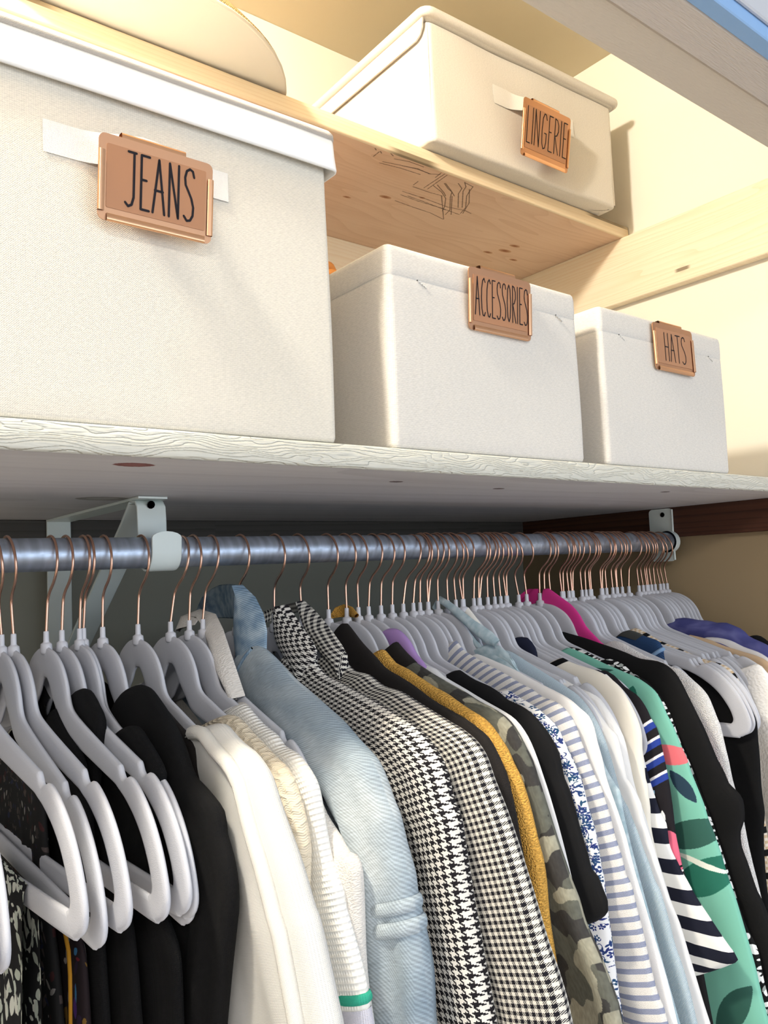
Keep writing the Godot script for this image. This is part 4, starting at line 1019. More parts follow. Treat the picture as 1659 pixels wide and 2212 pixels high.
func lettering(word: String, width: float, height: float, pen: float) -> ArrayMesh:
	var total := 0.0
	for c in word:
		total += ADVANCE[c]
	total -= 0.12
	var kx := width / total
	var b := MB.new()
	var x := -width / 2
	for c in word:
		for line in GLYPH[c]:
			var pts := PackedVector2Array()
			for i in line.size() / 2:
				pts.append(Vector2(x + line[2 * i] * kx, (line[2 * i + 1] - 0.5) * height))
			var path := PackedVector3Array()
			for i in pts.size() - 1:
				var a := pts[i]
				var d := pts[i + 1]
				var dir := (d - a).normalized()
				var nn := dir.orthogonal() * pen
				b.quad(Vector3(a.x - nn.x, a.y - nn.y, 0.0003), Vector3(a.x + nn.x, a.y + nn.y, 0.0003), Vector3(d.x + nn.x, d.y + nn.y, 0.0003), Vector3(d.x - nn.x, d.y - nn.y, 0.0003))
				_face_out(b, Vector3(0, 0, -1))
			for q in pts:
				var s := b.v.size()
				b.v.append(Vector3(q.x, q.y, 0.00032))
				b.n.append(Vector3.BACK)
				b.uv.append(Vector2.ZERO)
				for k in 9:
					b.v.append(Vector3(q.x + cos(TAU * k / 8) * pen, q.y + sin(TAU * k / 8) * pen, 0.00032))
					b.n.append(Vector3.BACK)
					b.uv.append(Vector2.ZERO)
				for k in 8:
					b.ix.append_array(PackedInt32Array([s, s + 2 + k, s + 1 + k]))
		x += ADVANCE[c] * kx
	return b.done(M.ink)

func round_rect(w: float, h: float, r: float) -> PackedVector2Array:
	var p := PackedVector2Array()
	for c in [[1, 1, 0], [-1, 1, 1], [-1, -1, 2], [1, -1, 3]]:
		for k in 5:
			var a: float = PI / 2 * (c[2] + k / 4.0)
			p.append(Vector2(c[0] * (w / 2 - r), c[1] * (h / 2 - r)) + Vector2(cos(a), sin(a)) * r)
	return p

func plate(poly: PackedVector2Array, th: float, m: Material) -> ArrayMesh:
	var b := MB.new()
	var tri := Geometry2D.triangulate_polygon(poly)
	for z in [th / 2, -th / 2]:
		var s := b.v.size()
		for q in poly:
			b.v.append(Vector3(q.x, q.y, z))
			b.n.append(Vector3(0, 0, signf(z)))
			b.uv.append(q)
		for i in tri.size() / 3:
			var a := tri[3 * i]
			var c := tri[3 * i + 1]
			var d := tri[3 * i + 2]
			var ccw := (poly[c] - poly[a]).cross(poly[d] - poly[a]) > 0
			if ccw == (z < 0):
				b.ix.append_array(PackedInt32Array([s + a, s + c, s + d]))
			else:
				b.ix.append_array(PackedInt32Array([s + a, s + d, s + c]))
	for i in poly.size():
		var a := poly[i]
		var c := poly[(i + 1) % poly.size()]
		b.quad(Vector3(a.x, a.y, -th / 2), Vector3(c.x, c.y, -th / 2), Vector3(c.x, c.y, th / 2), Vector3(a.x, a.y, th / 2))
		_face_out(b, Vector3.ZERO)
	return b.done(m)

# a label clip: sheet metal plate, its side and bottom edges folded forward, a tab bent over the top, the word printed on a card in it
func clip(word: String, label: String, at: Vector3, w: float, h: float, tilt: float, tw: float, th: float, off: Vector2, pen: float, tab_back: float) -> Node3D:
	var c := thing("label_clip", label, "label", at, "copper label clips on the boxes and bins")
	c.rotation.x = tilt
	part("plate", plate(round_rect(w, h, 0.004), 0.0009, M.copper), c)
	for s in [-1.0, 1.0]:
		var e := MB.new()
		var path := PackedVector3Array()
		for k in 7:
			path.append(Vector3(0, lerpf(-h * 0.40, h * 0.30, k / 6.0), 0))
		_lip(e, path, Vector3(-s, 0, 0), 0.0036)
		part("side_lip", e.done(M.copper_edge), c, Vector3(s * (w / 2), 0, 0))
	var e2 := MB.new()
	var bp := PackedVector3Array()
	for k in 7:
		bp.append(Vector3(lerpf(-w * 0.43, w * 0.43, k / 6.0), 0, 0))
	_lip(e2, bp, Vector3(0, 1, 0), 0.0042)
	part("bottom_lip", e2.done(M.copper_edge), c, Vector3(0, -h / 2, 0))
	# tab: rises from the plate, bends back and down behind it
	var tp := PackedVector3Array()
	var tt := PackedVector2Array()
	var prof := [Vector2(0.0, h / 2 - 0.002), Vector2(0.0, h / 2 + 0.0022), Vector2(-0.0008, h / 2 + 0.0034), Vector2(-0.002, h / 2 + 0.0038), Vector2(-tab_back + 0.001, h / 2 + 0.0036), Vector2(-tab_back, h / 2 + 0.0026), Vector2(-tab_back, h / 2 - 0.018)]
	for i in prof.size():
		for j in 2:
			tp.append(Vector3((j - 0.5) * w * 0.56 - w * 0.03, prof[i].y, prof[i].x))
			tt.append(Vector2(j, i))
	var tb := MB.new()
	tb.grid(tp, tt, prof.size(), 2, true)
	var under := PackedVector3Array()
	for q in tp:
		under.append(q + Vector3(0, -0.0006, -0.0004))
	tb.grid(under, tt, prof.size(), 2, false)
	part("tab", tb.done(M.copper_edge), c)
	part("card", plate(round_rect(w * 0.87, h * 0.74, 0.001), 0.0003, M.card), c, Vector3(0, h * 0.02, 0.0007))
	part("lettering", lettering(word, tw, th, pen), c, Vector3(off.x, off.y, 0.0008))
	return c

func _lip(b: MB, path: PackedVector3Array, inward: Vector3, reach: float) -> void:
	var p := PackedVector3Array()
	var t := PackedVector2Array()
	var rise := [Vector2(0, -0.0004), Vector2(-0.0004, 0.0006), Vector2(-0.0002, 0.0018), Vector2(0.0008, 0.0022), Vector2(reach * 0.5, 0.0020), Vector2(reach, 0.0016), Vector2(reach, 0.0013), Vector2(reach * 0.5, 0.0019), Vector2(0.0009, 0.0019), Vector2(0.0004, 0.0004)]
	for i in path.size():
		for j in rise.size():
			p.append(path[i] + inward * rise[j].x + Vector3(0, 0, rise[j].y))
			t.append(Vector2(i, j))
	var run := path[1] - path[0]
	b.grid(p, t, path.size(), rise.size(), run.cross(inward).z > 0)

# ---------- boxes ----------
func open_bin(called: String, label: String, x0: float, x1: float, z1: float, depth: float, y0: float, h: float, sd: float, m: Material) -> Node3D:
	var b := thing(called, label, "storage bin", Vector3((x0 + x1) / 2, y0, z1 - depth / 2), "open linen bins on the white shelf")
	var w := x1 - x0
	var prof := PackedVector2Array([Vector2(w / 2, 0.0), Vector2(0.004, 0.0), Vector2(0.001, 0.001), Vector2(0.0, 0.004)])
	for k in range(1, 16):
		prof.append(Vector2(-0.0006 * sin(PI * k / 16.0), lerpf(0.004, h - 0.026, k / 16.0)))
	prof.append_array(PackedVector2Array([Vector2(0.0, h - 0.0262), Vector2(0.0009, h - 0.0255), Vector2(0.0, h - 0.0247), Vector2(-0.0004, h - 0.018), Vector2(-0.0002, h - 0.006), Vector2(0.0006, h - 0.002), Vector2(0.002, h - 0.0002), Vector2(0.0035, h - 0.0008), Vector2(0.0045, h - 0.003), Vector2(0.005, h - 0.03), Vector2(0.005, 0.005), Vector2(w / 2, 0.005)]))
	var mb := MB.new()
	mb.ring(prof, w, depth, 0.006, Vector3.ZERO, 5, 22, 0.0007, sd)
	part("body", mb.done(m), b)
	# stitch knots where the folded rim is sewn down
	for q in [[0.86, -0.026], [0.13, -0.026]]:
		var st := MB.new()
		var path := PackedVector3Array()
		for k in 12:
			path.append(Vector3((q[0] - 0.5) * w + 0.0009 * k, h + q[1] - 0.0004 * k + 0.0008 * sin(k * 2.4), depth / 2 + 0.0007 + 0.0003 * cos(k * 2.0)))
		st.tube(path, 0.0006, 5)
		part("stitch_knot", st.done(M.webbing), b)
	return b

func strap(w: float, h: float, bulge: float, pinch: float, skew: float) -> ArrayMesh:
	# a webbing handle sewn flat at both ends and standing off between
	var p := PackedVector3Array()
	var t := PackedVector2Array()
	var nu := 33
	for face in [0, 1]:
		p.clear()
		t.clear()
		for i in nu:
			var f := float(i) / (nu - 1)
			var c := sin(PI * clampf((f - 0.16) / 0.68, 0.0, 1.0))
			for j in 5:
				var g := float(j) / 4.0 - 0.5
				p.append(Vector3((f - 0.5) * w, g * h * (1.0 - pinch * c) - 0.003 * c * skew, 0.0012 + bulge * c * c - (0.0011 if face else 0.0) - skew * 0.004 * c * g))
				t.append(Vector2(f * w, g * h))
		if face == 0:
			_sb.grid(p, t, nu, 5, false)
		else:
			_sb.grid(p, t, nu, 5, true)
	var r := _sb.done(M.webbing)
	_sb = MB.new()
	return r

var _sb := MB.new()

# ---------- the scene ----------
func _ready() -> void:
	# camera, sky, light, exposure
	var cam := Camera3D.new()
	cam.name = "camera"
	cam.transform = Transform3D(Basis(Vector3(0.78294946, -0.04388807, 0.62053524), Vector3(-0.01104502, 0.99637029, 0.0844053), Vector3(-0.62198726, -0.07293891, 0.77962283)), Vector3(0, CY, 0))
	cam.fov = 64.7123
	cam.near = 0.01
	add_child(cam)
	var env := Environment.new()
	env.background_mode = Environment.BG_SKY
	env.sky = Sky.new()
	var sky := ProceduralSkyMaterial.new()
	sky.sky_top_color = Color(0.52, 0.68, 0.95)
	sky.sky_horizon_color = Color(0.86, 0.91, 0.98)
	sky.ground_horizon_color = Color(0.72, 0.74, 0.76)
	sky.ground_bottom_color = Color(0.45, 0.46, 0.47)
	sky.sky_energy_multiplier = 1.0
	env.sky.sky_material = sky
	env.background_energy_multiplier = 1.0
	env.tonemap_mode = Environment.TONE_MAPPER_LINEAR
	env.tonemap_exposure = 0.88
	env.sdfgi_enabled = true
	env.ssao_enabled = true
	env.ssil_enabled = true
	var we := WorldEnvironment.new()
	we.name = "world"
	we.environment = env
	add_child(we)
	var win := AreaLight3D.new()   # daylight through the room's window
	win.name = "window_daylight"
	win.area_size = Vector2(2.2, 1.5)
	win.light_color = Color(0.87, 0.935, 1.0)
	win.light_energy = 3.8
	add_child(win)
	var pan := AreaLight3D.new()   # the bedroom's flat ceiling light
	pan.name = "panel_light"
	pan.area_size = Vector2(0.9, 0.6)
	pan.light_color = Color(1.0, 0.99, 0.975)
	pan.light_energy = 5.6
	add_child(pan)
	var lamp := OmniLight3D.new()  # the closet's ceiling globe
	lamp.name = "globe_light"
	lamp.light_color = Color(1.0, 0.97, 0.91)
	lamp.light_energy = 1.4
	lamp.light_size = 0.045
	add_child(lamp)
	wob.frequency = 0.01
	make_materials()
	shell()
	boxes()
	rail()
	clothes()

func board(called: String, label: String, a: Vector3, b: Vector3, front: Material, under: Material, rest: Material) -> MeshInstance3D:
	# a shelf from corner a to corner b, eased along its front edges; its front, underside and other faces each take their own material
	var e := 0.0022
	var am := ArrayMesh.new()
	var f := MB.new()
	var n := 40
	var p := PackedVector3Array()
	var t := PackedVector2Array()
	var prof := [Vector2(a.y, b.z - e * 1.6), Vector2(a.y + e * 0.35, b.z - e * 0.5), Vector2(a.y + e, b.z), Vector2((a.y + b.y) / 2, b.z + 0.0002), Vector2(b.y - e, b.z), Vector2(b.y - e * 0.35, b.z - e * 0.5), Vector2(b.y, b.z - e * 1.6)]
	for i in n + 1:
		var x := lerpf(a.x, b.x, float(i) / n)
		for j in prof.size():
			var wv := 0.0005 * wob.get_noise_2d(x * 2200.0, j * 300.0)
			p.append(Vector3(x, prof[j].x + wv * 0.6, prof[j].y + wv))
			t.append(Vector2(x, prof[j].x - a.y))
	f.grid(p, t, n + 1, prof.size(), false)
	f.add_to(am, front)
	var u := MB.new()
	u.quad(Vector3(a.x, a.y, a.z), Vector3(b.x, a.y, a.z), Vector3(b.x, a.y, b.z - e * 1.4), Vector3(a.x, a.y, b.z - e * 1.4), Vector2(a.x, a.z), Vector2(b.x, a.z), Vector2(b.x, b.z), Vector2(a.x, b.z))
	u.add_to(am, under)
	var r := MB.new()
	r.quad(Vector3(a.x, b.y, b.z - e * 1.4), Vector3(b.x, b.y, b.z - e * 1.4), Vector3(b.x, b.y, a.z), Vector3(a.x, b.y, a.z), Vector2(a.x, b.z), Vector2(b.x, b.z), Vector2(b.x, a.z), Vector2(a.x, a.z))
	r.quad(Vector3(b.x, a.y, b.z - e), Vector3(b.x, a.y, a.z), Vector3(b.x, b.y, a.z), Vector3(b.x, b.y, b.z - e), Vector2(b.z, a.y), Vector2(a.z, a.y), Vector2(a.z, b.y), Vector2(b.z, b.y))
	r.quad(Vector3(a.x, a.y, a.z), Vector3(a.x, a.y, b.z - e), Vector3(a.x, b.y, b.z - e), Vector3(a.x, b.y, a.z), Vector2(a.z, a.y), Vector2(b.z, a.y), Vector2(b.z, b.y), Vector2(a.z, b.y))
	r.quad(Vector3(b.x, a.y, a.z), Vector3(a.x, a.y, a.z), Vector3(a.x, b.y, a.z), Vector3(b.x, b.y, a.z))
	r.add_to(am, rest)
	var o := MeshInstance3D.new()
	o.name = called
	o.mesh = am
	add_child(o, true)
	tag(o, label, "shelf")
	return o

func slab(a: Vector3, b: Vector3, m: Material, bev := 0.001) -> ArrayMesh:
	return block(b - a, (a + b) / 2, bev).done(m)

func shell() -> void:
	var win: AreaLight3D = get_node("window_daylight")
	win.position = Vector3(1.2, 1.5, 2.36)
	struct("wall_back", slab(Vector3(-1.1, 1.698, ZB - 0.1), Vector3(XW + 0.1, YC, ZB), M.wall), "cream painted wall behind the shelves and the clothes rod")
	struct("wall_back_001", slab(Vector3(-1.1, 0, ZB - 0.1), Vector3(XW + 0.1, 1.698, ZB), M.wall_low), "grey tan back wall below the white shelf")
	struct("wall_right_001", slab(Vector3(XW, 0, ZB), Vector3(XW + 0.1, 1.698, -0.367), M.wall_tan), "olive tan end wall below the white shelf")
	struct("wall_right", slab(Vector3(XW, 1.698, ZB), Vector3(XW + 0.1, YC, -0.367), M.wall), "cream painted closet wall at the far end of the rod")
	struct("wall_left", slab(Vector3(-1.1, 0, ZB), Vector3(-1.0, YC, -0.367), M.wall), "cream painted closet wall at the near end of the rod")
	struct("ceiling", slab(Vector3(-1.1, YC, ZB - 0.1), Vector3(XW + 0.1, YC + 0.1, -0.33), M.ceiling), "closet ceiling above the top shelf, its shade put into a tan colour")
	struct("ceiling_001", slab(Vector3(-2.4, YC, -0.33), Vector3(2.4, YC + 0.1, 2.5), M.room_wall), "pale ceiling of the bedroom in front of the closet")
	struct("floor", slab(Vector3(-2.4, -0.1, ZB - 0.1), Vector3(2.4, 0, 2.5), M.floor), "wooden floor below the hanging clothes")
	struct("trim_1", slab(Vector3(-1.0, 2.03, -0.367), Vector3(XW, YC, -0.3275), M.header, 0.002), "grey painted inner beam of the closet door header")
	struct("trim_2", slab(Vector3(-1.0, 2.0284, -0.3275), Vector3(XW, YC, -0.294), M.header_rough, 0.0012), "grey painted outer board of the closet door header")
	struct("trim_3", slab(Vector3(-1.1, 2.0282, -0.294), Vector3(XW + 0.1, 2.062, -0.2805), M.blue_strip, 0.001), "light blue strip under the door casing")
	struct("trim_4", slab(Vector3(-1.1, 2.0395, -0.2805), Vector3(XW + 0.1, YC, -0.2765), M.casing, 0.003), "pale grey casing board above the closet door")
	struct("wall_front", slab(Vector3(XW, 0, -0.367), Vector3(2.4, YC, -0.294), M.room_wall), "room wall beside the closet opening")
	struct("wall_front_001", slab(Vector3(-2.4, 0, -0.367), Vector3(-1.0, YC, -0.294), M.room_wall), "room wall before the closet opening")
	struct("wall_room_right", slab(Vector3(2.4, 0, -0.367), Vector3(2.5, YC, 2.5), M.room_wall), "pale bedroom wall")
	struct("wall_room_left", slab(Vector3(-2.5, 0, -0.367), Vector3(-2.4, YC, 2.5), M.room_wall), "pale bedroom wall opposite")
	struct("wall_room_back", slab(Vector3(-2.4, 0, 2.4), Vector3(0.1, YC, 2.5), M.room_wall), "pale bedroom wall beside the window")
	struct("wall_room_back_001", slab(Vector3(2.3, 0, 2.4), Vector3(2.4, YC, 2.5), M.room_wall), "pale bedroom wall past the window")
	struct("wall_room_back_002", slab(Vector3(0.1, 0, 2.4), Vector3(2.3, 0.7, 2.5), M.room_wall), "pale bedroom wall under the window")
	struct("wall_room_back_003", slab(Vector3(0.1, 2.3, 2.4), Vector3(2.3, YC, 2.5), M.room_wall), "pale bedroom wall over the window")
	# shelves and the cleats that carry them
	board("lower_shelf", "white painted wooden shelf with raised grain, over the clothes rod, carrying three canvas bins", Vector3(-1.0, 1.698, ZB), Vector3(XW, 1.7165, -0.4836), M.paint_edge, M.paint_under, M.paint)
	board("upper_shelf", "bare knotty pine shelf near the ceiling with dark scrawls on its underside", Vector3(-1.0, 2.1418, ZB), Vector3(1.1285, 2.1635, -0.7434), M.pine_edge, M.pine_under, M.pine_top)
	var o := part("cleat", slab(Vector3(1.112, 2.0372, ZB), Vector3(XW, 2.1418, -0.368), M.pine_ledger), self)
	tag(o, "bare pine board on the cream end wall that carries the upper shelf", "cleat")
	o = part("cleat_001", slab(Vector3(-1.0, 2.05, ZB), Vector3(1.112, 2.1418, -0.994), M.pine_ledger), self)
	tag(o, "bare pine board along the back wall under the upper shelf", "cleat")
	o = part("cleat_002", slab(Vector3(1.115, 1.6525, ZB), Vector3(XW, 1.698, -0.368), M.dark_wood), self)
	tag(o, "dark brown wooden board on the end wall just under the white shelf", "cleat")
	o = part("cleat_003", slab(Vector3(-1.0, 1.650, ZB), Vector3(1.115, 1.698, -0.993), M.grey_wood), self)
	tag(o, "dark grey wooden board along the back wall behind the clothes rod", "cleat")
	var pan: AreaLight3D = get_node("panel_light")
	pan.position = Vector3(-0.80, 2.40, 1.35)
	pan.rotation.x = -PI / 2
	pan.shadow_enabled = true
	var pf := thing("ceiling_panel", "flat white ceiling light of the bedroom behind the viewer", "lamp", Vector3(-0.80, 2.41, 1.35))
	part("housing", slab(Vector3(-0.48, 0.012, -0.33), Vector3(0.48, 0.055, 0.33), M.casing, 0.004), pf)
	var pg := StandardMaterial3D.new()
	pg.albedo_color = Color(0.95, 0.95, 0.93)
	pg.emission_enabled = true
	pg.emission = Color(1.0, 0.965, 0.92)
	pg.emission_energy_multiplier = 1.5
	part("diffuser", slab(Vector3(-0.45, 0.0, -0.30), Vector3(0.45, 0.012, 0.30), pg, 0.002), pf)
	# the globe lamp on the closet ceiling
	var lamp: OmniLight3D = get_node("globe_light")
	var at := Vector3(-0.14, 2.40, -0.425)
	lamp.position = at + Vector3(0, 0, 0)
	lamp.shadow_enabled = true
	win.shadow_enabled = true
	var g := thing("ceiling_lamp", "warm glowing globe lamp on the closet ceiling outside the view", "lamp", at)
	var glow := StandardMaterial3D.new()
	glow.albedo_color = Color(1, 0.95, 0.85)
	glow.emission_enabled = true
	glow.emission = Color(1.0, 0.95, 0.86)
	glow.emission_energy_multiplier = 2.0
	var sp := SphereMesh.new()
	sp.radius = 0.048
	sp.height = 0.096
	sp.material = glow
	part("globe", sp, g)
	var cn := CylinderMesh.new()
	cn.top_radius = 0.06
	cn.bottom_radius = 0.05
	cn.height = 0.035
	cn.material = M.casing
	part("canopy", cn, g, Vector3(0, 0.062, 0))

func boxes() -> void:
	# large lidded box
	var y0 := 1.7165
	var w := 0.398
	var d := 0.40
	var j := thing("storage_box", "large cream canvas box with a white lid and a copper clip reading JEANS", "storage box", Vector3(0.347 - w / 2, y0, -0.486 - d / 2))
	var prof := PackedVector2Array([Vector2(w / 2, 0.0), Vector2(0.004, 0.0), Vector2(0.001, 0.001), Vector2(0.0, 0.004)])
	for k in range(1, 14):
		prof.append(Vector2(0.0, lerpf(0.004, 0.222, k / 14.0)))
	prof.append_array(PackedVector2Array([Vector2(0.0, 0.222), Vector2(0.003, 0.225), Vector2(w / 2, 0.225)]))
	var b := MB.new()
	b.ring(prof, w, d, 0.005, Vector3.ZERO, 5, 20, 0.0005, 1.0)
	part("body", b.done(M.canvas), j)
	var lw := w + 0.013
	var ld := d + 0.013
	b = MB.new()
	b.ring(PackedVector2Array([Vector2(lw / 2, 0.2285), Vector2(0.0042, 0.2285), Vector2(0.0036, 0.2105), Vector2(0.0018, 0.2078), Vector2(0.0004, 0.2080), Vector2(0.0, 0.2095), Vector2(0.0012, 0.220), Vector2(0.0018, 0.231), Vector2(0.0026, 0.2335), Vector2(lw / 2, 0.2345)]), lw, ld, 0.006, Vector3.ZERO, 5, 24, 0.0005, 2.3)
	part("lid", b.done(M.lid_smooth), j)
	b = MB.new()
	b.ring(PackedVector2Array([Vector2(0.012, 0.2315), Vector2(0.003, 0.2322), Vector2(0.0006, 0.2338), Vector2(0.0008, 0.2372), Vector2(0.003, 0.2398), Vector2(0.007, 0.2408), Vector2(0.012, 0.2392), Vector2(0.015, 0.236)]), lw, ld, 0.008, Vector3.ZERO, 5, 24, 0.0003, 4.0)
	part("piping", b.done(M.piping), j)
	part("strap_handle", strap(0.123, 0.0205, 0.012, 0.0, 0.0), j, Vector3(0.1999 - j.position.x, 1.8895 - y0, -0.486 - j.position.z))
	clip("JEANS", "copper label clip reading JEANS on the strap of the large lidded box", Vector3(0.2043, 1.8672, -0.4722), 0.0752, 0.0525, 0.12, 0.0455, 0.0335, Vector2(0.0018, 0.0020), 0.00078, 0.006)
	# two open bins
	open_bin("fabric_bin", "open cream linen bin with a copper clip reading ACCESSORIES", 0.4015, 0.6412, -0.486, 0.235, y0, 0.1665, 0.7, M.linen_bin)
	clip("ACCESSORIES", "copper label clip reading ACCESSORIES on the rim of the middle bin", Vector3(0.5275, 1.8519, -0.4818), 0.0795, 0.0548, 0.06, 0.0675, 0.0332, Vector2(0.0012, 0.0030), 0.00052, 0.0065)
	open_bin("fabric_bin", "open cream linen bin nearest the end wall with a copper clip reading HATS", 0.6768, 0.914, -0.486, 0.235, y0, 0.1625, 2.1, M.linen_bin)
	clip("HATS", "copper label clip reading HATS on the rim of the farthest bin", Vector3(0.8035, 1.8493, -0.4818), 0.0775, 0.0522, -0.02, 0.0415, 0.0308, Vector2(0.001, 0.0010), 0.00062, 0.0065)
	# lidded box on the upper shelf, its front hanging over the edge
	var lb := thing("storage_box", "cream lidded fabric box on the upper pine shelf with a copper clip reading LINGERIE", "storage box", Vector3(0.682, 2.1637, -0.7235))
	lb.rotation.y = -0.026
	w = 0.378
	d = 0.270
	var off := Vector3(w / 2, 0, -d / 2)
	prof = PackedVector2Array([Vector2(w / 2, 0.0008), Vector2(0.012, 0.0008), Vector2(0.004, 0.0012), Vector2(0.0012, 0.003), Vector2(0.0, 0.0065)])
	for k in range(1, 12):
		prof.append(Vector2(0.0, lerpf(0.014, 0.160, k / 12.0)))
	prof.append_array(PackedVector2Array([Vector2(0.0, 0.160), Vector2(0.004, 0.1625), Vector2(w / 2, 0.1625)]))
	b = MB.new()
	b.ring(prof, w, d, 0.010, off, 5, 18, 0.0012, 3.0)
	part("body", b.done(M.canvas_warm), lb)
	b = MB.new()
	b.ring(PackedVector2Array([Vector2(w / 2, 0.163), Vector2(0.004, 0.163), Vector2(0.0, 0.1645), Vector2(-0.001, 0.168), Vector2(0.0, 0.172), Vector2(0.004, 0.1745), Vector2(w / 2, 0.1755)]), w + 0.010, d + 0.010, 0.008, off, 5, 18, 0.0006, 1.7)
	part("lid", b.done(M.canvas_warm), lb)
	var rim := PackedVector3Array()
	for q in round_rect(w + 0.012, d + 0.012, 0.010):
		rim.append(off + Vector3(q.x, 0.1695, q.y))
	rim.append(rim[0])
	b = MB.new()
	b.tube(rim, 0.0062, 10, false, 1.0, true)
	part("piping", b.done(M.canvas_warm), lb)
	# the lid's side flap, closed at the front corner
	for s in [-1.0, 1.0]:
		var fp := PackedVector2Array()
		for q in [[-d + 0.004, 0.166], [-0.006, 0.166], [-0.0075, 0.151], [-0.012, 0.143], [-0.020, 0.139], [-d + 0.004, 0.134]]:
			fp.append(Vector2(q[0], q[1]))
		var flap := plate(fp, 0.0022, M.canvas_warm)
		var fm := part("lid_flap", flap, lb, Vector3((w / 2) + s * (w / 2 + 0.0042), 0, 0))
		fm.rotation = Vector3(0, -PI / 2, s * 0.03)
	for s in [0.0034, w - 0.0034]:
		b = MB.new()
		b.tube(PackedVector3Array([Vector3(s, 0.006, -0.0034), Vector3(s, 0.08, -0.0034), Vector3(s, 0.160, -0.0034)]), 0.0013, 8)
		part("corner_seam", b.done(M.canvas_warm), lb)
	var st := part("strap_handle", strap(0.166, 0.0265, 0.017, 0.35, 0.8), lb, Vector3(0.198, 0.100, 0.0))
	st.rotation.z = 0.0
	clip("LINGERIE", "copper label clip reading LINGERIE tilted on the strap of the upper box", Vector3(0.8765, 2.2175, -0.6975), 0.0995, 0.0775, 0.16, 0.086, 0.048, Vector2(0.001, 0.0045), 0.00075, 0.010)
	# sun hat: flat brim hanging over the shelf's edge, cream lined below, straw above
	var hat := thing("sun_hat", "wide straw sun hat with a cream lined brim overhanging the upper shelf", "hat", Vector3(0.318, 2.1638, -0.843))
	var rows := [[0.0, 0.003], [0.05, 0.003], [0.10, 0.003], [0.15, 0.003], [0.180, 0.003], [0.1865, 0.0034], [0.1888, 0.0046], [0.1885, 0.0062], [0.1865, 0.0072]]
	lathe_part("brim_lining", rows, M.brim, hat, true)
	lathe_part("straw_brim", [[0.1868, 0.0072], [0.1872, 0.010], [0.181, 0.018], [0.172, 0.029], [0.160, 0.036], [0.13, 0.040], [0.10, 0.042], [0.092, 0.046]], M.straw, hat, true)
	lathe_part("crown", [[0.092, 0.044], [0.090, 0.07], [0.086, 0.10], [0.078, 0.125], [0.06, 0.138], [0.03, 0.142], [0.0, 0.143]], M.straw, hat, true)
	b = MB.new()
	var ringp := PackedVector3Array()
	for k in 49:
		ringp.append(Vector3(cos(TAU * k / 48) * 0.1872, 0.0052 + 0.0012 * sin(TAU * k / 16.0), sin(TAU * k / 48) * 0.1872))
	b.tube(ringp, 0.0022, 6, false, 1.0, true)
	part("brim_binding", b.done(M.brim), hat)
	basket()

func lathe_part(called: String, rows: Array, m: Material, parent: Node, up: bool) -> void:
	var p := PackedVector3Array()
	var t := PackedVector2Array()
	var run := 0.0
	for i in rows.size():
		if i > 0:
			run += Vector2(rows[i][0], rows[i][1]).distance_to(Vector2(rows[i - 1][0], rows[i - 1][1]))
		for k in 65:
			var a := TAU * k / 64
			var r: float = rows[i][0]
			p.append(Vector3(cos(a) * r, rows[i][1] + 0.0010 * sin(a * 3.0) * r / 0.19, sin(a) * r))
			t.append(Vector2(a * maxf(r, 0.02), run))
	var b := MB.new()
	b.grid(p, t, rows.size(), 65, up, true)
	part(called, b.done(m), parent)

func basket() -> void:
	# round wicker basket behind the middle bin: stakes, woven rods, a plaited rim and a wrapped hoop handle
	var k := thing("wicker_basket", "honey coloured wicker basket with a hoop handle behind the middle bin", "basket", Vector3(0.530, 1.7165, -0.842))
	var b := MB.new()
	for i in 20:
		var a := TAU * i / 20
		b.tube(PackedVector3Array([Vector3(cos(a) * 0.085, 0.003, sin(a) * 0.085), Vector3(cos(a) * 0.096, 0.10, sin(a) * 0.096), Vector3(cos(a) * 0.100, 0.205, sin(a) * 0.100)]), 0.0022, 6)
	part("stakes", b.done(M.wicker_dark), k)
	b = MB.new()
	for row in 30:
		var path := PackedVector3Array()
		for i in 81:
			var a := TAU * i / 80
			var r := 0.086 + 0.014 * row / 29.0 + 0.0034 * cos(a * 10.0 + PI * (row % 2))
			path.append(Vector3(cos(a) * r, 0.006 + row * 0.0066, sin(a) * r))
		b.tube(path, 0.0033, 6, false, 1.0, true)
	var weavers := part("weavers", b.done(M.wicker), k)
	weavers.set_meta("kind", "stuff")
	b = MB.new()
	for s in 3:
		var path := PackedVector3Array()
		for i in 121:
			var a := TAU * i / 120
			var q := a * 16.0 + TAU * s / 3
			path.append(Vector3(cos(a) * (0.100 + 0.005 * cos(q)), 0.208 + 0.005 * sin(q), sin(a) * (0.100 + 0.005 * cos(q))))
		b.tube(path, 0.0048, 7, false, 1.0, true)
	part("rim", b.done(M.wicker), k)
	b = MB.new()
	for s in 4:
		var path := PackedVector3Array()
		for i in 91:
			var a := PI * i / 90
			var q := a * 11.0 + TAU * s / 4
			var r := 0.1030 + 0.0075 * cos(q)
			path.append(Vector3(cos(a) * r, 0.215 + sin(a) * r * 0.98, 0.0075 * sin(q)))
		b.tube(path, 0.0068, 7)
	part("handle", b.done(M.wicker), k)

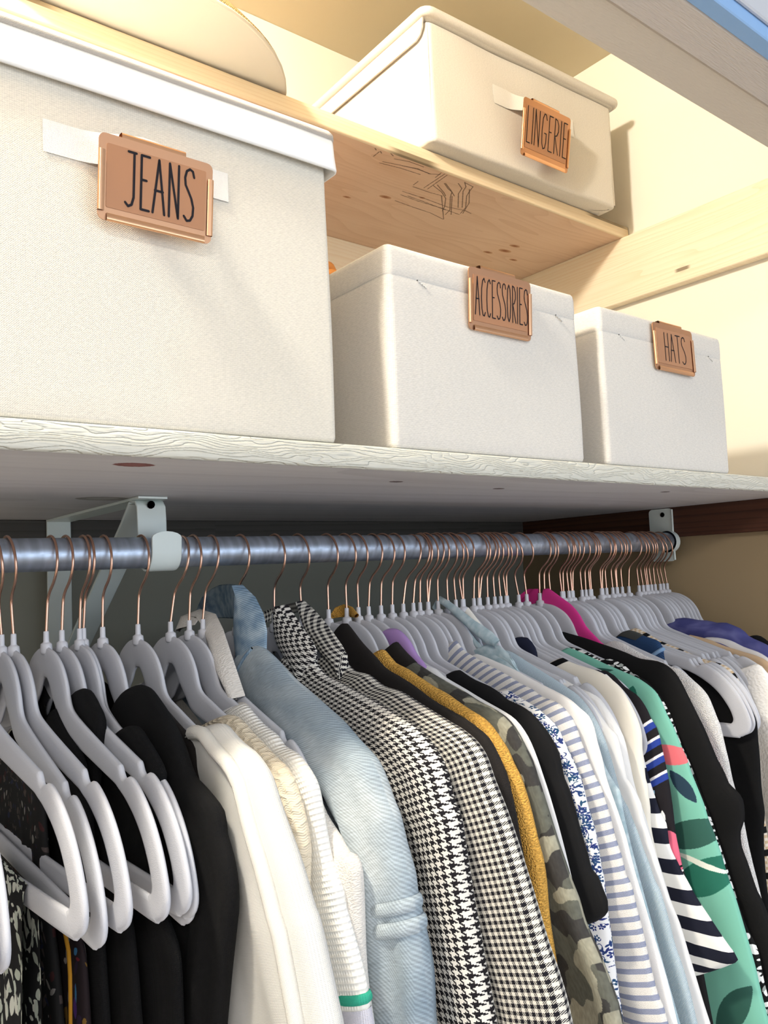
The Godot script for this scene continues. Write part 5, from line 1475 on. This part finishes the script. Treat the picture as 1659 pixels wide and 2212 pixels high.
func ribbon(path: PackedVector3Array, wide: Vector3, th: float) -> MB:
	# a flat bar bent along a path; wide is half its width
	var p := PackedVector3Array()
	var t := PackedVector2Array()
	var nu := path.size()
	var run := 0.0
	for i in nu:
		var d := (path[mini(i + 1, nu - 1)] - path[maxi(i - 1, 0)]).normalized()
		var up := wide.normalized().cross(d)
		if i > 0:
			run += path[i].distance_to(path[i - 1])
		var e := 0.94
		for q in [[-1, -1], [-e, -1], [e, -1], [1, -1], [1, 1], [e, 1], [-e, 1], [-1, 1], [-1, -1]]:
			p.append(path[i] + wide * q[0] + up * th * 0.5 * q[1] * (0.7 if absf(q[0]) > e + 0.01 else 1.0))
			t.append(Vector2(q[0] * wide.length(), run))
	var b := MB.new()
	b.grid(p, t, nu, 9, false, true)
	for e in [0, nu - 1]:
		var c := PackedVector3Array()
		for j in [0, 3, 4, 7]:
			c.append(p[e * 9 + j])
		b.quad(c[0], c[1], c[2], c[3])
		_face_out(b, path[nu / 2])
	return b

func screw_head(parent: Node, at: Vector3, dir: Vector3) -> void:
	var b := MB.new()
	b.tube(PackedVector3Array([at, at + dir * 0.0015]), 0.0038, 10)
	part("screw", b.done(M.screw), parent, Vector3.ZERO)

func rail() -> void:
	var b := MB.new()
	var path := PackedVector3Array()
	for i in 41:
		path.append(Vector3(lerpf(-1.0, 1.113, i / 40.0), 0, 0))
	b.tube(path, ROD_R, 40)
	var rod := part("clothes_rod", b.done(M.steel), self, Vector3(0, YR, ZR))
	tag(rod, "round steel closet rod running under the white shelf, full of hangers", "rod")
	# shelf-and-rod bracket
	var k := thing("rod_bracket", "white painted steel bracket cupping the rod beside the pale hangers", "bracket", Vector3(0.295, YR, ZR))
	var wide := Vector3(0.0138, 0, 0)
	var top := 1.6965 - YR
	part("shelf_arm", ribbon(PackedVector3Array([Vector3(0, top, -0.296), Vector3(0, top, -0.15), Vector3(0, top, -0.012)]), wide, 0.003).done(M.bracket), k)
	part("wall_plate", ribbon(PackedVector3Array([Vector3(0, top - 0.001, -0.2945), Vector3(0, top - 0.10, -0.2945), Vector3(0, top - 0.20, -0.2945)]), wide, 0.003).done(M.bracket), k)
	part("brace", ribbon(PackedVector3Array([Vector3(-0.003, top - 0.004, -0.030), Vector3(-0.003, top - 0.022, -0.052), Vector3(-0.001, top - 0.19, -0.291)]), wide * 0.95, 0.003).done(M.bracket), k)
	var cup := PackedVector3Array([Vector3(0, top - 0.0022, -0.034), Vector3(0, top - 0.0030, -0.022), Vector3(0, top - 0.008, -0.0172), Vector3(0, top - 0.020, -0.0162), Vector3(0, 0.010, -0.0160)])
	for i in 13:
		var a := PI + PI * i / 12.0
		cup.append(Vector3(0, sin(a) * 0.0158, cos(a) * 0.0158))
	cup.append(Vector3(0, 0.006, 0.0160))
	cup.append(Vector3(0, 0.0125, 0.0163))
	part("cup", ribbon(cup, wide, 0.0022).done(M.bracket), k)
	b = MB.new()
	var tip := PackedVector3Array()
	for i in 9:
		var a := PI * i / 8.0
		tip.append(Vector3(cos(a) * 0.0138, 0.012 + sin(a) * 0.006, 0.0163))
	var poly := PackedVector2Array()
	for q in tip:
		poly.append(Vector2(q.x, q.y))
	part("cup_lip", plate(poly, 0.0022, M.bracket), k, Vector3(0, 0, 0.0163))
	screw_head(k, Vector3(-0.001, top - 0.006, -0.0158), Vector3(0, -0.3, 1))
	screw_head(k, Vector3(0.001, top - 0.030, -0.2930), Vector3(0, 0, 1))
	# end socket on the dark board
	var e := thing("rod_socket", "grey metal end plate holding the rod on the dark brown board", "bracket", Vector3(1.115, YR, ZR))
	var pl := part("plate", plate(round_rect(0.040, 0.081, 0.006), 0.0024, M.bracket), e, Vector3(-0.0013, 0.0107, -0.014))
	pl.rotation.y = -PI / 2
	b = MB.new()
	b.tube(PackedVector3Array([Vector3(-0.002, 0.049, 0.0058), Vector3(-0.003, 0.0, 0.0060), Vector3(-0.002, -0.028, 0.0058)]), 0.0016, 8)
	part("edge", b.done(M.bracket), e)
	b = MB.new()
	b.tube(PackedVector3Array([Vector3(-0.0015, 0, 0), Vector3(-0.012, 0, 0)]), 0.0165, 24)
	part("cup", b.done(M.bracket), e)
	screw_head(e, Vector3(-0.002, 0.042, -0.010), Vector3(-1, 0, 0))
	make_hanger_meshes()
	var holds := {4: "the navy black tank top", 5: "the black tank top with the wide strap", 7: "the fuzzy black knit top", 8: "the ivory sweatshirt", 9: "the beige cable cardigan", 10: "the white waffle pullover", 11: "the oatmeal funnel neck pullover", 12: "the pale blue denim jacket",
		13: "the houndstooth blazer", 14: "the gingham check blazer", 15: "the plain black tee", 16: "the mustard terry cardigan", 17: "the camouflage jacket", 18: "the lavender top", 20: "the black linen top with a rolled sleeve", 21: "the blue floral blouse", 23: "the blue striped shirt",
		25: "the white rib tee", 30: "the white linen shirt", 35: "the cream top with black binding", 39: "the green leaf print blouse", 40: "the black blazer", 42: "the magenta blouse", 44: "the white bouclé sweater", 49: "the dark denim overalls", 59: "the white ruffled blouse", 62: "the sheer royal blue blouse"}
	const TURNS := [0.8,1.5,1.2,1.6,-0.5,-1.2,0.0,0.0,0.0,0.0,-1.0,0.0,0.0,0.0,0.0,0.0,0.0,0.0,4.0,0.0,0.0,3.0,0.0,1.9,0.0,2.5,-1.8,-0.3,2.9,0.0,2.4,-0.1,-0.5,2.5,0.0,0.0,0.0,-0.6,0.0,0.0,1.1,0.0,-4.0,0.0,-1.6,-4.0,-4.0,-4.0,0.0,0.0,0.0,0.0,4.0,4.0,4.0,4.0,3.7,3.4,0.0,0.0,0.0,0.0,-2.3,-3.4,-4.0,0.0,-4.0,-4.0,-4.0]
	const NARROW := [0,0,0,0,0,0,1,1,1,1,1,1,1,1,1,1,1,1,1,1,1,1,1,1,1,1,1,1,1,1,1,1,1,1,1,1,1,1,1,1,1,1,1,1,1,1,1,1,0,0,0,0,1,1,1,1,1,1,0,1,1,1,1,1,1,1,1,1,1]
	for x in [0.1035, 0.1120, 0.1385]:
		var which: String = {0.1035: "nearest of all, only its white hoop in view", 0.1120: "second nearest, its white hoop at the frame's edge", 0.1385: "third nearest, with a leaf print scarf over its bar"}[x]
		var h0 := hanger(x, 0.0, 0.05 if x > 0.12 else 0.0, "grey velvet hanger, " + which)
		if x > 0.12:
			h0.rotation.x = -0.040
	for i in NECKS.size():
		var n := i + 1
		var l := "grey velvet hanger with rose gold hook, " + ordinal(n) + " hook along the rod from the near end"
		if holds.has(n):
			l = "grey velvet hanger that carries " + str(holds[n])
		var h := hanger(NECKS[i], LEANS[i], deg_to_rad(TURNS[i]), l, NARROW[i] == 1)
		h.rotation.x = {1: 0.035, 2: -0.012, 5: 0.03, 6: 0.062}.get(n, 0.0)   # three hang with their front end low

func clothes() -> void:
	var g: Node3D
	var o: Dictionary
	# folded over the bar of the nearest full hanger
	g = thing("scarf", "black and white leaf print scarf folded over the bar of a near hanger", "scarf", Vector3(0.1435, YR, ZR))
	var p := PackedVector3Array()
	var t := PackedVector2Array()
	for i in 13:
		var u := lerpf(0.02, 0.139, i / 12.0)
		for j in 25:
			var q := j - 12
			var drop := absf(q) / 12.0
			var y := -0.2185 - 0.28 * maxf(0.0, drop - 0.12) + 0.006 * (1.0 - minf(1.0, drop / 0.12))
			p.append(Vector3(signf(q) * (0.004 + 0.005 * drop) * minf(1.0, absf(q) / 1.5) + 0.003 * sin(u * 160.0) * drop, y, u * (1.0 + 0.12 * drop) + 0.004 * sin(drop * 7.0)))
			t.append(Vector2(u, drop * 0.28 * signf(q)))
	var b := MB.new()
	b.grid(p, t, 13, 25, false)
	part("cloth", b.done(M.scarf), g)
	o = {"w": 0.0045, "ridge": 0.003, "round": 0.012, "amp": 0.0016, "k": 190.0, "ph": 1.0, "scoop": 0.02}
	garment("dress", "swirl", "dark brown dress with a pale swirling print behind the near hoops", "dress", o, M.swirl)
	g = garment("dress", "paisley", "dark paisley dress in purple, red and blue with an ochre tie cord", "dress", o, M.paisley)
	part("tie_cord", cord_on("paisley", o, Vector2(0.05, 0.016), Vector2(0.42, 0.050), 0.0019, M.cord), g)
	o = {"w": 0.004, "round": 0.01, "amp": 0.001, "scoop": 0.05}
	garment("tank_top", "black3", "plain black top in the gap behind the second full hanger", "top", o, M.black_rib)
	garment("tank_top", "tank4", "navy black tank top with a narrow strap, fourth hanger from the near end", "top", o, M.black)
	garment("tank_top", "tank5", "black tank top with a wide strap ending at a white hanger notch", "top", o, M.black_rib)
	o = {"w": 0.007, "round": 0.014, "amp": 0.0022, "k": 120.0, "ph": 0.4, "scoop": 0.05}
	garment("knit_top", "black7", "fuzzy black knit top hanging beside the ivory sweatshirt", "top", o, M.black)
	o = {"w": 0.004, "round": 0.012, "amp": 0.0008, "scoop": 0.03}
	garment("tank_top", "charcoal", "charcoal brown top between the black knit and the ivory sweatshirt", "top", o, M.charcoal)
	# ivory sweatshirt: neck rib, raised seam piping
	o = {"w": 0.014, "round": 0.028, "amp": 0.0028, "k": 75.0, "ph": 2.0, "scoop": 0.055, "ridge": 0.010}
	g = garment("sweatshirt", "cream", "ivory sweatshirt with a raised piped seam along its sleeve", "sweatshirt", o, M.cream)
	part("neck_rib", band_on("cream", o, 0.0, 0.026, 0.05, 0.0016, M.cream_piping), g)
	part("seam_piping", cord_on("cream", o, Vector2(0.024, 0.012), Vector2(0.52, 0.026), 0.0052, M.cream_piping, 48), g)
	o = {"w": 0.010, "round": 0.02, "amp": 0.0025, "k": 110.0, "ph": 0.9, "scoop": 0.03, "ridge": 0.008, "wave": 0.0015}
	garment("cardigan", "cable", "beige cable knit cardigan between the ivory sweatshirt and the white waffle", "cardigan", o, M.cable)
	o = {"w": 0.009, "round": 0.02, "amp": 0.0015, "ph": 2.6, "scoop": 0.03, "ridge": 0.007, "wave": 0.0012}
	g = garment("pullover", "waffle", "white waffle knit pullover with a teal stripe above its lilac rib", "pullover", o, M.waffle)
	part("neck_rib", band_on("waffle", o, 0.0, 0.022, 0.03, 0.0016, M.white_rib), g)
	part("teal_stripe", band_on("waffle", o, 0.2745, 0.281, 0.05, 0.0012, M.teal), g)
	part("cuff_rib", band_on("waffle", o, 0.284, 0.36, 0.05, 0.0010, M.rib_lilac), g)
	o = {"w": 0.010, "round": 0.022, "amp": 0.0022, "ph": 3.3, "scoop": 0.03, "ridge": 0.007}
	g = garment("pullover", "heather", "oatmeal heather pullover with a tall funnel neck", "pullover", o, M.heather)
	part("funnel_neck", strip("heather_leaf", M.heather, 0.006, 0.008), g)
	# denim jacket
	o = {"w": 0.018, "round": 0.030, "amp": 0.0075, "k": 88.0, "ph": 1.2, "scoop": 0.04, "sleeve": 0.050, "ridge": 0.010}
	g = garment("denim_jacket", "denim", "washed pale blue denim jacket with its collar turned up", "jacket", o, M.denim)
	part("collar_band", strip("denim_back", M.denim_dark, 0.004, 0.0, true), g)
	part("collar", strip("denim_leaf", M.denim_dark, 0.006, 0.006, true), g)
	part("yoke_seam", cord_on("denim", o, Vector2(0.016, 0.004), Vector2(0.030, 0.10), 0.0016, M.denim_dark), g)
	part("sleeve_seam", band_on("denim", o, 0.288, 0.297, 0.062, 0.0013, M.denim), g)
	part("sleeve_seam", band_on("denim", o, 0.301, 0.311, 0.062, 0.0015, M.denim), g)
	o = {"w": 0.016, "round": 0.030, "amp": 0.0030, "k": 70.0, "ph": 0.2, "scoop": 0.04, "sleeve": 0.060, "ridge": 0.009}
	g = garment("blazer", "hound", "black and white houndstooth blazer with a standing collar", "blazer", o, M.hound)
	part("collar", strip("hound_leaf", M.hound, 0.006, 0.006), g)
	part("collar_roll", band_on("hound", o, 0.0, 0.03, 0.035, 0.003, M.hound), g)
	o = {"w": 0.015, "round": 0.030, "amp": 0.0020, "k": 60.0, "ph": 1.9, "scoop": 0.04, "sleeve": 0.095, "ridge": 0.008}
	g = garment("blazer", "ging", "black and ecru gingham check blazer with a standing collar", "blazer", o, M.ging)
	part("collar_band", strip("ging_back", M.ging, 0.003, 0.0), g)
	part("collar", strip("ging_leaf", M.ging, 0.005, 0.006), g)
	o = {"w": 0.008, "round": 0.02, "amp": 0.0012, "ph": 4.0, "scoop": 0.03}
	garment("tee", "btee", "plain black tee between the gingham blazer and the mustard cardigan", "top", o, M.charcoal)
	o = {"w": 0.009, "round": 0.016, "amp": 0.0018, "k": 140.0, "ph": 5.0, "scoop": 0.03, "ridge": 0.008, "wave": 0.0018}
	g = garment("cardigan", "mustard", "mustard yellow terry cardigan", "cardigan", o, M.mustard)
	g.set_meta("label", "mustard yellow terry knit cardigan beside the camouflage jacket")
	part("neckband", strip("mustard_back", M.mustard, 0.005, 0.0), g)
	o = {"w": 0.010, "round": 0.02, "amp": 0.0032, "k": 95.0, "ph": 0.7, "scoop": 0.03, "sleeve": 0.045}
	g = garment("camouflage_jacket", "camo", "grey green camouflage print jacket", "jacket", o, M.camo)
	g.set_meta("label", "grey green camouflage print jacket beside the mustard cardigan")
	part("neckband", band_on("camo", o, 0.0, 0.052, 0.03, 0.0012, M.charcoal), g)
	o = {"w": 0.004, "round": 0.012, "amp": 0.0008, "scoop": 0.02}
	garment("tank_top", "lav", "lavender top with one smooth strap showing above the camouflage jacket", "top", o, M.lavender)
	garment("tee", "whitethin", "thin white tee showing as a sliver behind the camouflage jacket", "top", o, M.white)
	o = {"w": 0.0085, "round": 0.018, "amp": 0.0015, "ph": 1.1, "scoop": 0.04, "ridge": 0.007}
	g = garment("linen_blouse", "black20", "black linen top with a rolled short sleeve before the blue floral blouse", "top", o, M.black_linen)
	o = {"w": 0.009, "round": 0.02, "amp": 0.0018, "ph": 2.2, "scoop": 0.03, "wave": 0.001}
	garment("blouse", "floral", "white blouse with a small blue floral print", "blouse", o, M.floral)
	o = {"w": 0.009, "round": 0.024, "amp": 0.0016, "ph": 3.0, "scoop": 0.04, "sleeve": 0.06}
	garment("shirt", "stripe", "white shirt with soft blue stripes across its sleeve", "shirt", o, M.stripe)
	o = {"w": 0.007, "round": 0.018, "amp": 0.0015, "ph": 0.5, "scoop": 0.03}
	garment("tee", "whitetee", "white ribbed tee right behind the blue striped shirt", "top", o, M.white_rib)
	o = {"w": 0.006, "round": 0.016, "amp": 0.0015, "ph": 1.5, "scoop": 0.03}
	g = garment("denim_shirt", "pdenim", "very pale blue denim shirt with an open collar", "shirt", o, M.pdenim)
	part("collar", strip("pdenim_leaf", M.pdenim, 0.004, 0.003), g)
	part("yoke", strip("pdenim_chest", M.pdenim, 0.003, 0.002), g)
	garment("pullover", "ptext", "pale ice blue herringbone pullover behind the pale denim shirt", "pullover", o, M.ptext)
	o = {"w": 0.008, "round": 0.02, "amp": 0.0030, "k": 120.0, "ph": 2.8, "scoop": 0.03}
	g = garment("linen_shirt", "linen", "soft white linen shirt with loose gathered folds", "shirt", o, M.linen_white)
	part("collar_point", strip("white_leaf", M.offwhite, 0.003, 0.002), g, Vector3(-0.028, 0, 0))
	garment("blouse", "crinkle", "white crinkled blouse between the linen shirt and the cream top", "blouse", o, M.crinkle)
	o = {"w": 0.004, "round": 0.012, "amp": 0.0006, "scoop": 0.03}
	garment("tank_top", "navy", "small navy tank top peeking out among the grey hangers", "top", o, M.navy)
	o = {"w": 0.008, "round": 0.02, "amp": 0.0012, "ph": 0.1, "scoop": 0.04}
	g = garment("satin_top", "creamtop", "smooth cream top with a black bound neckline", "top", o, M.cream_top)
	part("neck_binding", band_on("creamtop", o, 0.0, 0.018, 0.05, 0.0008, M.black), g)
	o = {"w": 0.007, "round": 0.02, "amp": 0.0010, "ph": 1.3, "scoop": 0.03}
	garment("tee", "navystripe", "navy and white wide striped tee with a flared sleeve", "top", o, M.navy_stripe)
	o = {"w": 0.006, "round": 0.016, "amp": 0.0012, "ph": 2.3, "scoop": 0.03}
	garment("blouse", "multi", "dark blouse with blue zigzags and pink patches beside the green one", "blouse", o, M.multi)
	o = {"w": 0.006, "round": 0.022, "amp": 0.0012, "ph": 3.7, "scoop": 0.03}
	garment("blouse", "green", "sea green blouse printed with dark leaves and coral petals", "blouse", o, M.green)
	garment("blouse", "bwfl", "black blouse with white leaf print between the green blouse and black blazer", "blouse", o, M.bwfl)
	o = {"w": 0.009, "round": 0.024, "amp": 0.0014, "k": 60.0, "ph": 0.9, "scoop": 0.04, "sleeve": 0.07}
	garment("blazer", "blazer", "plain black blazer hanging beside the white fuzzy sweater", "blazer", o, M.black_suit)
	o = {"w": 0.003, "round": 0.010, "amp": 0.0004, "scoop": 0.02, "ridge": 0.003, "cx": 0.0}
	g = garment("blouse", "magenta", "bright magenta blouse whose collar stands among the far hangers", "blouse", o, M.magenta)
	part("collar_band", strip("magenta_back", M.magenta, 0.003, 0.0), g)
	o = {"w": 0.009, "round": 0.02, "amp": 0.0015, "ph": 0.6, "scoop": 0.03, "ridge": 0.008, "wave": 0.0012}
	garment("sweater", "fuzzy", "white fuzzy textured sweater next to the black blazer", "sweater", o, M.fuzzy)
	o = {"w": 0.006, "round": 0.012, "amp": 0.001, "scoop": 0.03}
	g = garment("overalls", "jean", "dark blue denim overalls with a frayed waist edge", "overalls", o, M.jean)
	part("frayed_edge", band_on("jean", o, 0.0, 0.045, 0.010, 0.0012, M.jean_fray), g)
	part("hem", band_on("jean", o, 0.076, 0.081, 0.04, 0.0014, M.jean_edge), g)
	garment("camisole", "black51", "black camisole hanging below the white hoops near the end wall", "top", o, M.black)
	garment("camisole", "lace", "tan lace camisole with black bands behind the denim overalls", "top", o, M.lace)
	o = {"w": 0.010, "round": 0.02, "amp": 0.004, "k": 160.0, "ph": 0.3, "scoop": 0.03, "wave": 0.003}
	garment("blouse", "ruffle", "white ruffled blouse at the far end below the royal blue one", "blouse", o, M.ruffle)
	o = {"w": 0.004, "round": 0.012, "amp": 0.001, "scoop": 0.03}
	garment("top", "tan", "tan top under the royal blue blouse near the end wall", "top", o, M.tan)
	garment("top", "arcs", "white top with thin blue stripes under the royal blue blouse", "top", o, M.arcs)
	o = {"w": 0.011, "round": 0.02, "amp": 0.003, "k": 150.0, "ph": 0.8, "scoop": 0.03, "ridge": 0.010, "wave": 0.004}
	garment("blouse", "royal", "sheer royal blue gathered blouse by the end wall", "blouse", o, M.royal)
	o = {"w": 0.005, "round": 0.012, "amp": 0.001, "scoop": 0.03}
	garment("blouse", "farfl", "black blouse with pale flowers closest to the end wall", "blouse", o, M.farfl)
